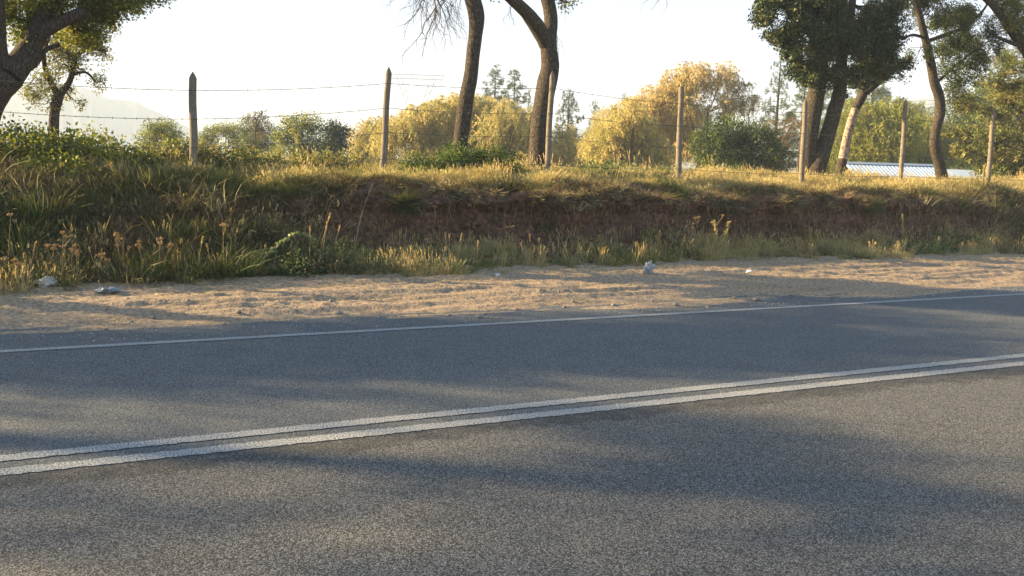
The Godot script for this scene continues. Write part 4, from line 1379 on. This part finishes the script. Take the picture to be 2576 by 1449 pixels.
func thicket(called: String, label: String, cat: String, list: Array, cols: Array, size := 1.0, z0 := -15.0):
	# list of mounds: x, z, half width, height, number
	var o := base_at(list[0][0], list[0][1])
	var t := thing(called, label, cat, o)
	var buf := PackedFloat32Array()
	var mb := MB.new()
	for m in list:
		var g := ground_y(m[0], m[1]) if m[1] < -13.3 or m[1] > -12.0 else prof_y(m[0], m[1])
		var c := Vector3(m[0], g, m[1])
		for i in m[4]:
			var d := rdir()
			d.y = absf(d.y)
			var r := pow(rng.randf(), 0.35) * (1.0 + 0.25 * n1.get_noise_3d(d.x * 20 + m[0] * 9, d.y * 20, d.z * 20))
			var p := c + d * r * Vector3(m[2], m[3], m[2] * 0.8)
			p.y = maxf(p.y, g + 0.03)
			var bas := Basis.from_euler(Vector3(rnd(-0.6, 0.6), rnd(0, TAU), rnd(-0.6, 0.6))).scaled(Vector3.ONE * size * rnd(0.7, 1.2))
			push(buf, Transform3D(bas, p - o), vary(cols[rng.randi() % cols.size()], 0.25))
			if i % 9 == 0:
				var top := p - o + Vector3.UP * 0.06
				var root := c - o + Vector3(d.x * m[2] * 0.4, -0.03, d.z * m[2] * 0.3)
				tube(mb, [[root, 0.006], [root.lerp(top, 0.55) + Vector3(0, 0.1, 0) + rdir() * 0.05, 0.005], [top, 0.002]], 4, 0.0, false)
	scatter("leaves", MESH.bramble[rng.randi() % 3], M.leaf, buf, t, true)
	put("canes", mb.mesh(), M.twig, t).set_meta("kind", "stuff")

func brambles():
	var fresh := [lin(0.27, 0.28, 0.045), lin(0.36, 0.34, 0.06), lin(0.16, 0.18, 0.035), lin(0.22, 0.23, 0.05)]
	var dull := [lin(0.20, 0.20, 0.07), lin(0.15, 0.17, 0.05), lin(0.27, 0.22, 0.09)]
	thicket("bramble_thicket", "leafy bright green bramble thicket at the foot of the forked tree", "bramble", [[-0.9, -15.2, 0.9, 0.62, 330], [-0.1, -15.0, 0.8, 0.5, 300], [0.5, -14.9, 0.6, 0.42, 220], [-1.6, -14.9, 0.8, 0.6, 260], [-0.4, -14.3, 0.6, 0.32, 190]], fresh)
	thicket("bramble_thicket", "low dull olive brambles between the first post and the forked tree's thicket", "bramble", [[1.2, -15.2, 0.7, 0.45, 210], [2.0, -15.2, 0.8, 0.42, 210], [2.9, -15.4, 0.9, 0.36, 180], [3.9, -15.6, 0.7, 0.26, 100]], dull)
	thicket("shrub", "fresh green shrub growing round the foot of the curved trunk", "shrub", [[5.75, -15.0, 0.45, 0.42, 150], [6.15, -15.3, 0.5, 0.55, 170], [6.7, -15.1, 0.55, 0.48, 190], [7.1, -15.4, 0.45, 0.32, 100], [5.3, -15.3, 0.35, 0.4, 90]], [lin(0.07, 0.12, 0.03), lin(0.10, 0.15, 0.03), lin(0.13, 0.17, 0.04)], 0.75)
	thicket("bramble_patch", "low green bramble patch in the dry grass behind the fourth fence post", "bramble", [[9.8, -15.9, 0.9, 0.22, 130], [11.2, -16.0, 1.1, 0.25, 170], [8.9, -15.0, 0.6, 0.16, 70], [12.6, -16.2, 0.8, 0.2, 90]], [lin(0.12, 0.16, 0.05), lin(0.16, 0.18, 0.06)])
	thicket("verge_bramble", "trailing bramble with pale leaves at the edge of the sandy shoulder", "bramble", [[2.35, -11.75, 0.45, 0.26, 120], [2.95, -11.8, 0.4, 0.34, 130], [3.35, -11.7, 0.3, 0.26, 70], [1.8, -11.9, 0.35, 0.2, 50]], [lin(0.11, 0.13, 0.06), lin(0.16, 0.18, 0.09), lin(0.09, 0.12, 0.04)], 0.7)
	thicket("weed_clump", "low fresh green weeds at the right of the verge, below the sixth post", "weeds", [[15.0, -12.2, 0.5, 0.2, 80], [14.3, -12.3, 0.4, 0.22, 60], [16.3, -12.5, 0.5, 0.25, 70]], [lin(0.06, 0.13, 0.03), lin(0.08, 0.16, 0.035)], 0.6)

# ------------------------------------------------------------------ weeds, litter, stones
func floor_y(x: float, z: float) -> float:
	return shoulder_y(x, z) if z > -12.0 else prof_y(x, z)

# kind 0 flat-topped seed head, 1 narrow spike, 2 fluffy spike, 3 tall knobbly spike
func weed(kind: int, xt: float, yt: float, xb: float, z: float):
	var names := ["umbel_weed", "spike_grass", "fluffy_weed", "mullein_stalk"]
	var labels := ["dry brown weed stalk with flat-topped seed head on the verge", "tall straw-coloured grass stem with narrow spike on the verge", "yellowish weed with fluffy seed plumes in front of the bare earth", "straight knobbly yellow-green stalk standing by itself at the bank foot"]
	var groups := ["dry seed-head weeds on the verge", "tall grass spikes on the verge", "fluffy weeds on the verge", "knobbly stalks on the verge"]
	var top := at_z(xt, yt, z)
	var bx := at_z(xb, 680, z).x
	var o := Vector3(bx, floor_y(bx, z) - 0.01, z)
	var t := thing(names[kind], labels[kind], "weed", o, groups[kind])
	top -= o
	var mb := MB.new()
	var r := 0.0045 if kind != 3 else 0.011
	var bend := Vector3(-top.x * 0.25, 0, rnd(-0.04, 0.04))
	var st := spline([[Vector3.ZERO, r * 1.2], [top * 0.5 + bend * 0.7, r], [top, r * 0.7]], 5)
	tube(mb, st, 5, 0.0, false)
	var brown := Color(0.30, 0.20, 0.10)
	put("stem", mb.mesh(), M.stem if kind != 3 else M.mullein, t)
	mb = MB.new()
	if kind == 0:
		for h in 1 + rng.randi() % 3:
			var c := top
			if h > 0:
				put("seed_head", mb.mesh(), M.seed, t)
				mb = MB.new()
				var f = st[5 + rng.randi() % 4]
				c = f[0] + Vector3(rnd(-0.1, 0.1), rnd(0.08, 0.16), rnd(-0.06, 0.06))
				tube(mb, [[f[0], 0.003], [c, 0.0025]], 3, 0.0, false, brown)
			for k in 16:
				var d := (rdir() + Vector3.UP * 1.3).normalized() * Vector3(0.04, 0.035, 0.04)
				tube(mb, [[c, 0.0018], [c + d, 0.0015]], 3, 0.0, false, brown)
				leaf(mb, c + d, rdir(), rdir(), 0.02, 0.014, Color(0.36, 0.23, 0.11) * rnd(0.7, 1.3))
				leaf(mb, c + d, rdir(), rdir(), 0.02, 0.014, Color(0.36, 0.23, 0.11) * rnd(0.7, 1.3))
	elif kind == 1:
		for k in 60:
			var f := 1.0 - 0.22 * rng.randf()
			var p: Vector3 = st[int(f * (st.size() - 1))][0].lerp(top, rng.randf() * 0.5)
			leaf(mb, p, (Vector3.UP + rdir() * 0.5).normalized(), rdir(), 0.035, 0.009, Color(0.50, 0.37, 0.18) * rnd(0.7, 1.25))
	elif kind == 2:
		for k in 130:
			var f := 1.0 - 0.55 * pow(rng.randf(), 1.2)
			var p: Vector3 = st[int(f * (st.size() - 1))][0] + rdir() * 0.03 * (1.5 - f)
			leaf(mb, p, (Vector3.UP + rdir()).normalized(), rdir(), 0.045, 0.016, Color(0.40, 0.33, 0.13) * rnd(0.7, 1.25))
	else:
		for k in 150:
			var f := 1.0 - 0.8 * rng.randf()
			var p: Vector3 = top * f
			leaf(mb, p, (rdir() * Vector3(1, 0.4, 1) + Vector3.UP * 0.5).normalized(), rdir(), 0.03, 0.018, Color(0.34, 0.31, 0.12) * rnd(0.7, 1.25))
	put("seed_head", mb.mesh(), M.seed, t)

func crumple(mb: MB, size: Vector3, rough: float, seed_: float, rows := 18, cols := 26):
	# closed crumpled bag, resting on y = 0
	var ids := []
	for i in rows + 1:
		var row := []
		for j in cols + 1:
			var th := PI * i / rows
			var ph := TAU * (j % cols) / cols
			var d := Vector3(sin(th) * cos(ph), cos(th), sin(th) * sin(ph))
			var f := 1.0 + rough * (absf(n1.get_noise_3d(d.x * 7 + seed_, d.y * 7, d.z * 7)) * 1.8 - 0.4 + 0.4 * n2.get_noise_3d(d.x * 16 + seed_, d.y * 16, d.z * 16))
			var p := d * f * size * 0.5
			p.y = maxf(p.y, -size.y * 0.4) + size.y * 0.4
			row.append(mb.add(p, d))
		ids.append(row)
	for i in rows:
		for j in cols: mb.quad(ids[i][j], ids[i][j + 1], ids[i + 1][j + 1], ids[i + 1][j])
	mb.smooth_normals()

func litter(called: String, label: String, x: float, y: float, size: Vector3, rough: float, col: Color, turn := 0.0, tilt := 0.0):
	var d := ray(x, y)
	var p := Vector3(0, EYE, 0) + d * ((0.06 - EYE) / d.y)
	p.y = floor_y(p.x, p.z) - 0.005
	var mb := MB.new()
	crumple(mb, size, rough, x)
	var m := mat_leaf(0.5, 0.35)
	m.vertex_color_use_as_albedo = false
	m.albedo_color = col.linear_to_srgb()
	var o := put(called, mb.mesh(), m)
	o.position = p
	o.rotation = Vector3(0, turn, tilt)
	tag(o, label, "litter")

func build_small():
	M.stem = mat_plain(Color(0.30, 0.21, 0.11), 0.8, 0.3)
	M.mullein = mat_plain(Color(0.28, 0.25, 0.11), 0.8, 0.3)
	M.seed = mat_leaf(0.6, 0.7)
	for w in [[0, 27, 545, 20, -11.9], [1, 92, 609, 72, -11.6], [0, 119, 623, 137, -11.6], [0, 159, 590, 156, -11.5], [0, 167, 600, 160, -11.7], [0, 311, 606, 309, -11.7], [0, 296, 608, 304, -11.8], [0, 347, 621, 365, -11.8], [0, 402, 615, 400, -11.7], [0, 425, 626, 408, -11.7], [1, 511, 596, 497, -11.6], [1, 519, 615, 534, -11.6], [0, 561, 571, 562, -11.8], [0, 192, 643, 194, -11.5], [0, 182, 632, 178, -11.6], [0, 272, 659, 270, -11.5], [0, 35, 660, 30, -11.4], [1, 60, 640, 64, -11.5],
		[1, 833, 535, 800, -12.0], [1, 824, 556, 808, -11.9], [1, 780, 568, 778, -11.8], [1, 856, 567, 838, -12.1], [1, 939, 460, 888, -12.6], [1, 913, 530, 891, -12.3], [1, 1006, 579, 1003, -12.2], [1, 1120, 584, 1122, -12.0], [1, 1163, 587, 1147, -12.0], [1, 1203, 606, 1199, -11.9], [0, 885, 612, 880, -12.1], [0, 1074, 606, 1066, -12.2], [0, 1186, 621, 1182, -12.2], [0, 769, 538, 769, -12.7], [0, 1045, 623, 1042, -12.2], [1, 1131, 590, 1130, -12.1], [0, 1275, 575, 1268, -12.4],
		[2, 1796, 553, 1800, -12.1], [2, 1835, 556, 1816, -12.1], [2, 1786, 590, 1796, -12.2], [0, 1818, 545, 1766, -12.3], [0, 1758, 550, 1732, -12.4], [0, 1714, 593, 1713, -12.2], [0, 1742, 577, 1735, -12.3], [1, 1660, 581, 1654, -12.1], [1, 1650, 592, 1662, -12.1], [1, 1332, 590, 1334, -12.0], [1, 1356, 601, 1358, -12.0], [1, 1310, 612, 1316, -11.9], [1, 1397, 622, 1394, -12.0], [1, 1620, 622, 1616, -12.0],
		[3, 2270, 540, 2267, -12.6], [3, 2278, 593, 2276, -12.6], [0, 2336, 572, 2328, -12.7], [0, 2365, 575, 2360, -12.7], [0, 2312, 585, 2310, -12.7], [0, 2494, 577, 2491, -12.7], [0, 2529, 571, 2522, -12.8], [0, 2541, 570, 2534, -12.8], [0, 2532, 587, 2530, -12.7], [0, 2570, 590, 2568, -12.7], [2, 2038, 576, 2030, -12.6], [2, 2054, 580, 2048, -12.6], [0, 2480, 600, 2478, -12.7], [0, 2506, 592, 2504, -12.7], [1, 1890, 625, 1886, -12.2], [1, 1960, 628, 1955, -12.2]]:
		weed(w[0], w[1], w[2], w[3], w[4])
	arching_cane()
	var pm := MB.new()
	crumple(pm, Vector3.ONE, 0.2, 3.0, 5, 7)
	var gb := PackedFloat32Array()
	for i in 4500:
		var x := rnd(-3.5, 18.0)
		var z := -8.45 - 2.9 * pow(rng.randf(), 1.4)
		if n1.get_noise_2d(x * 7.0, z * 12.0 + 900.0) < -0.05: continue
		var k := 0.006 + 0.016 * pow(rng.randf(), 3.0)
		var g := rnd(0.14, 0.34)
		push(gb, Transform3D(Basis.from_euler(Vector3(0, rnd(0, TAU), 0)).scaled(Vector3(k * rnd(1, 1.5), k * 0.8, k)), Vector3(x, maxf(shoulder_y(x, z), 0.0) - k * 0.15, z)), Color(g * 1.08, g * 0.95, g * 0.82))
	var gm := mat_plain(Color.WHITE, 0.9, 0.3)
	gm.vertex_color_use_as_albedo = true
	tag(scatter("gravel", pm.mesh(), gm, gb), "fine gravel strewn over the sandy shoulder", "gravel", "", "stuff")
	var sb := PackedFloat32Array()
	for i in 5000:
		var x := rnd(-3.5, 18.0)
		var z := verge_edge(x) + 0.9 * pow(rng.randf(), 2.0) - 0.1
		var bas := Basis.from_euler(Vector3(PI / 2 + rnd(-0.15, 0.15), rnd(0, TAU), 0)).scaled(Vector3.ONE * rnd(0.05, 0.13))
		push(sb, Transform3D(bas, Vector3(x, shoulder_y(x, z) + 0.008, z)), vary(lin(0.34, 0.26, 0.14), 0.4))
	var bm := MB.new()
	blade(bm, Vector3.ZERO, Vector3.UP, Vector3(0.2, 0, 0.1), 1.0, 0.05, 0.0, Color.WHITE)
	tag(scatter("straw_bits", bm.mesh(), M.grass, sb), "dead straw bits strewn where the verge meets the sand", "straw", "", "stuff")
	litter("plastic_bag", "crumpled off-white plastic bag at the left end of the verge", 118, 728, Vector3(0.24, 0.13, 0.17), 0.7, Color(0.42, 0.40, 0.34), 0.3)
	litter("plastic_sheet", "flattened grey-blue plastic sheet lying where the verge meets the sand", 272, 735, Vector3(0.24, 0.06, 0.14), 0.8, Color(0.20, 0.23, 0.25), -0.2)
	litter("plastic_bag", "pale translucent plastic bag standing upright in the verge below the fourth post", 1636, 690, Vector3(0.18, 0.2, 0.08), 0.9, Color(0.27, 0.30, 0.34), 0.2, 0.5)
	litter("paper_scrap", "small bright white paper scrap on the sand edge", 1886, 682, Vector3(0.12, 0.05, 0.08), 0.5, Color(0.85, 0.86, 0.88), 0.0)
	litter("paper_scrap", "small white wrapper caught in verge weeds beside the trailing bramble", 1117, 676, Vector3(0.12, 0.1, 0.08), 0.4, Color(0.75, 0.76, 0.74), 0.5)
	litter("paper_scrap", "tiny grey scrap at the verge below the curved trunk", 1252, 698, Vector3(0.09, 0.05, 0.06), 0.5, Color(0.5, 0.5, 0.5), 0.5)
	litter("cardboard_scrap", "brown cardboard strip on the sand beside the plastic sheet", 412, 740, Vector3(0.2, 0.035, 0.07), 0.3, Color(0.34, 0.22, 0.13), -0.5)
	# clods and roots of the cut face
	var cb := PackedFloat32Array()
	for i in 5200:
		var x := rnd(1.5, 22.0)
		var q := 3.4 + 5.4 * pow(rng.randf(), 1.5)
		if rng.randf() > steep(x) or n1.get_noise_2d(x * 13.0, q * 9.0) < -0.05: continue
		var p := prof(x, q)
		var k := 0.014 + 0.06 * pow(rng.randf(), 3.0)
		var g := rnd(0.5, 1.5)
		push(cb, Transform3D(Basis.from_euler(Vector3(rnd(0, 3), rnd(0, TAU), 0)).scaled(Vector3(k * rnd(1, 1.6), k, k)), p), Color(0.145 * g, 0.078 * g, 0.046 * g))
	tag(scatter("clods", pm.mesh(), gm, cb), "crumbled brown earth clods on the cut face of the bank", "clods", "", "stuff")
	var rm := MB.new()
	for i in 150:
		var x := rnd(3.0, 20.0)
		var p := prof(x, rnd(7.6, 9.0)) + Vector3(0, 0, 0.02)
		var pts := [[p, 0.005]]
		var dd := Vector3(rnd(-0.5, 0.5), -1.0, 0.25).normalized()
		var len := rnd(0.04, 0.13)
		for k in 5:
			dd = (dd + rdir() * 0.35 + Vector3.DOWN * 0.25).normalized()
			pts.append([pts[-1][0] + dd * len, 0.0045 - 0.0007 * k])
		tube(rm, pts, 3, 0.0, false)
	tag(put("roots", rm.mesh(), M.stem), "thin dead roots and runners hanging down the cut face", "roots", "", "stuff")
	# stones on the shoulder
	var stones := [[1700, 765, 0.07], [1847, 748, 0.06], [1903, 753, 0.085], [1544, 765, 0.06], [1206, 795, 0.06], [850, 788, 0.10], [1130, 790, 0.04], [1300, 775, 0.04], [1640, 757, 0.05], [1990, 740, 0.05], [2090, 745, 0.04], [600, 790, 0.05], [330, 808, 0.05], [1420, 770, 0.04], [1780, 770, 0.035]]
	for i in 34:
		stones.append([rnd(30, 2500), 0, rnd(0.02, 0.045)])
	for q in stones:
		var x: float = q[0]
		var y: float = q[1] if q[1] > 0 else lerpf(835, 735, x / 2576.0) - rnd(0, 1) * 75.0
		var d := ray(x, y)
		var p := Vector3(0, EYE, 0) + d * ((0.02 - EYE) / d.y)
		p.y = maxf(floor_y(p.x, p.z), 0.0)
		var mb := MB.new()
		var sz: float = q[2]
		crumple(mb, Vector3(sz * rnd(1.0, 1.5), sz * rnd(0.55, 0.8), sz), 0.10, x, 8, 10)
		var o := put("stone", mb.mesh(), M.stone)
		o.position = p - Vector3(0, sz * 0.1, 0)
		o.rotation.y = rnd(0, TAU)
		tag(o, "small rounded stone lying on the sandy shoulder", "stone", "stones on the sandy shoulder")

func arching_cane():
	var z := -11.9
	var o := Vector3(at_z(795, 690, z).x, 0, z)
	o.y = floor_y(o.x, z)
	var t := thing("bramble_cane", "arching bramble cane with pale round leaves over the verge", "bramble", o)
	var mb := MB.new()
	var lf := PackedFloat32Array()
	for c in [[[795, 690], [798, 640], [790, 605], [765, 590], [735, 592], [705, 612], [680, 632], [655, 645]], [[790, 690], [805, 655], [830, 640], [860, 645], [885, 660]]]:
		var p := []
		for q in c: p.append([at_z(q[0], q[1], z) - o, 0.004])
		p[0][0].y = -0.02
		p = spline(p, 5)
		tube(mb, p, 5, 0.0, false)
		for q in p:
			for k in 2:
				var bas := Basis.from_euler(Vector3(rnd(-0.6, 0.6), rnd(0, TAU), rnd(-0.6, 0.6))).scaled(Vector3.ONE * rnd(0.8, 1.2))
				push(lf, Transform3D(bas, q[0]), vary(lin(0.20, 0.23, 0.10), 0.3))
	put("cane", mb.mesh(), M.stem, t)
	var lm := MB.new()
	for k in 3: leaf(lm, rdir() * 0.01, (rdir() + Vector3.DOWN * 0.3).normalized(), rdir(), 0.055, 0.042, Color.WHITE * rnd(0.85, 1.15))
	scatter("leaves", lm.mesh(), M.leaf, lf, t, true)
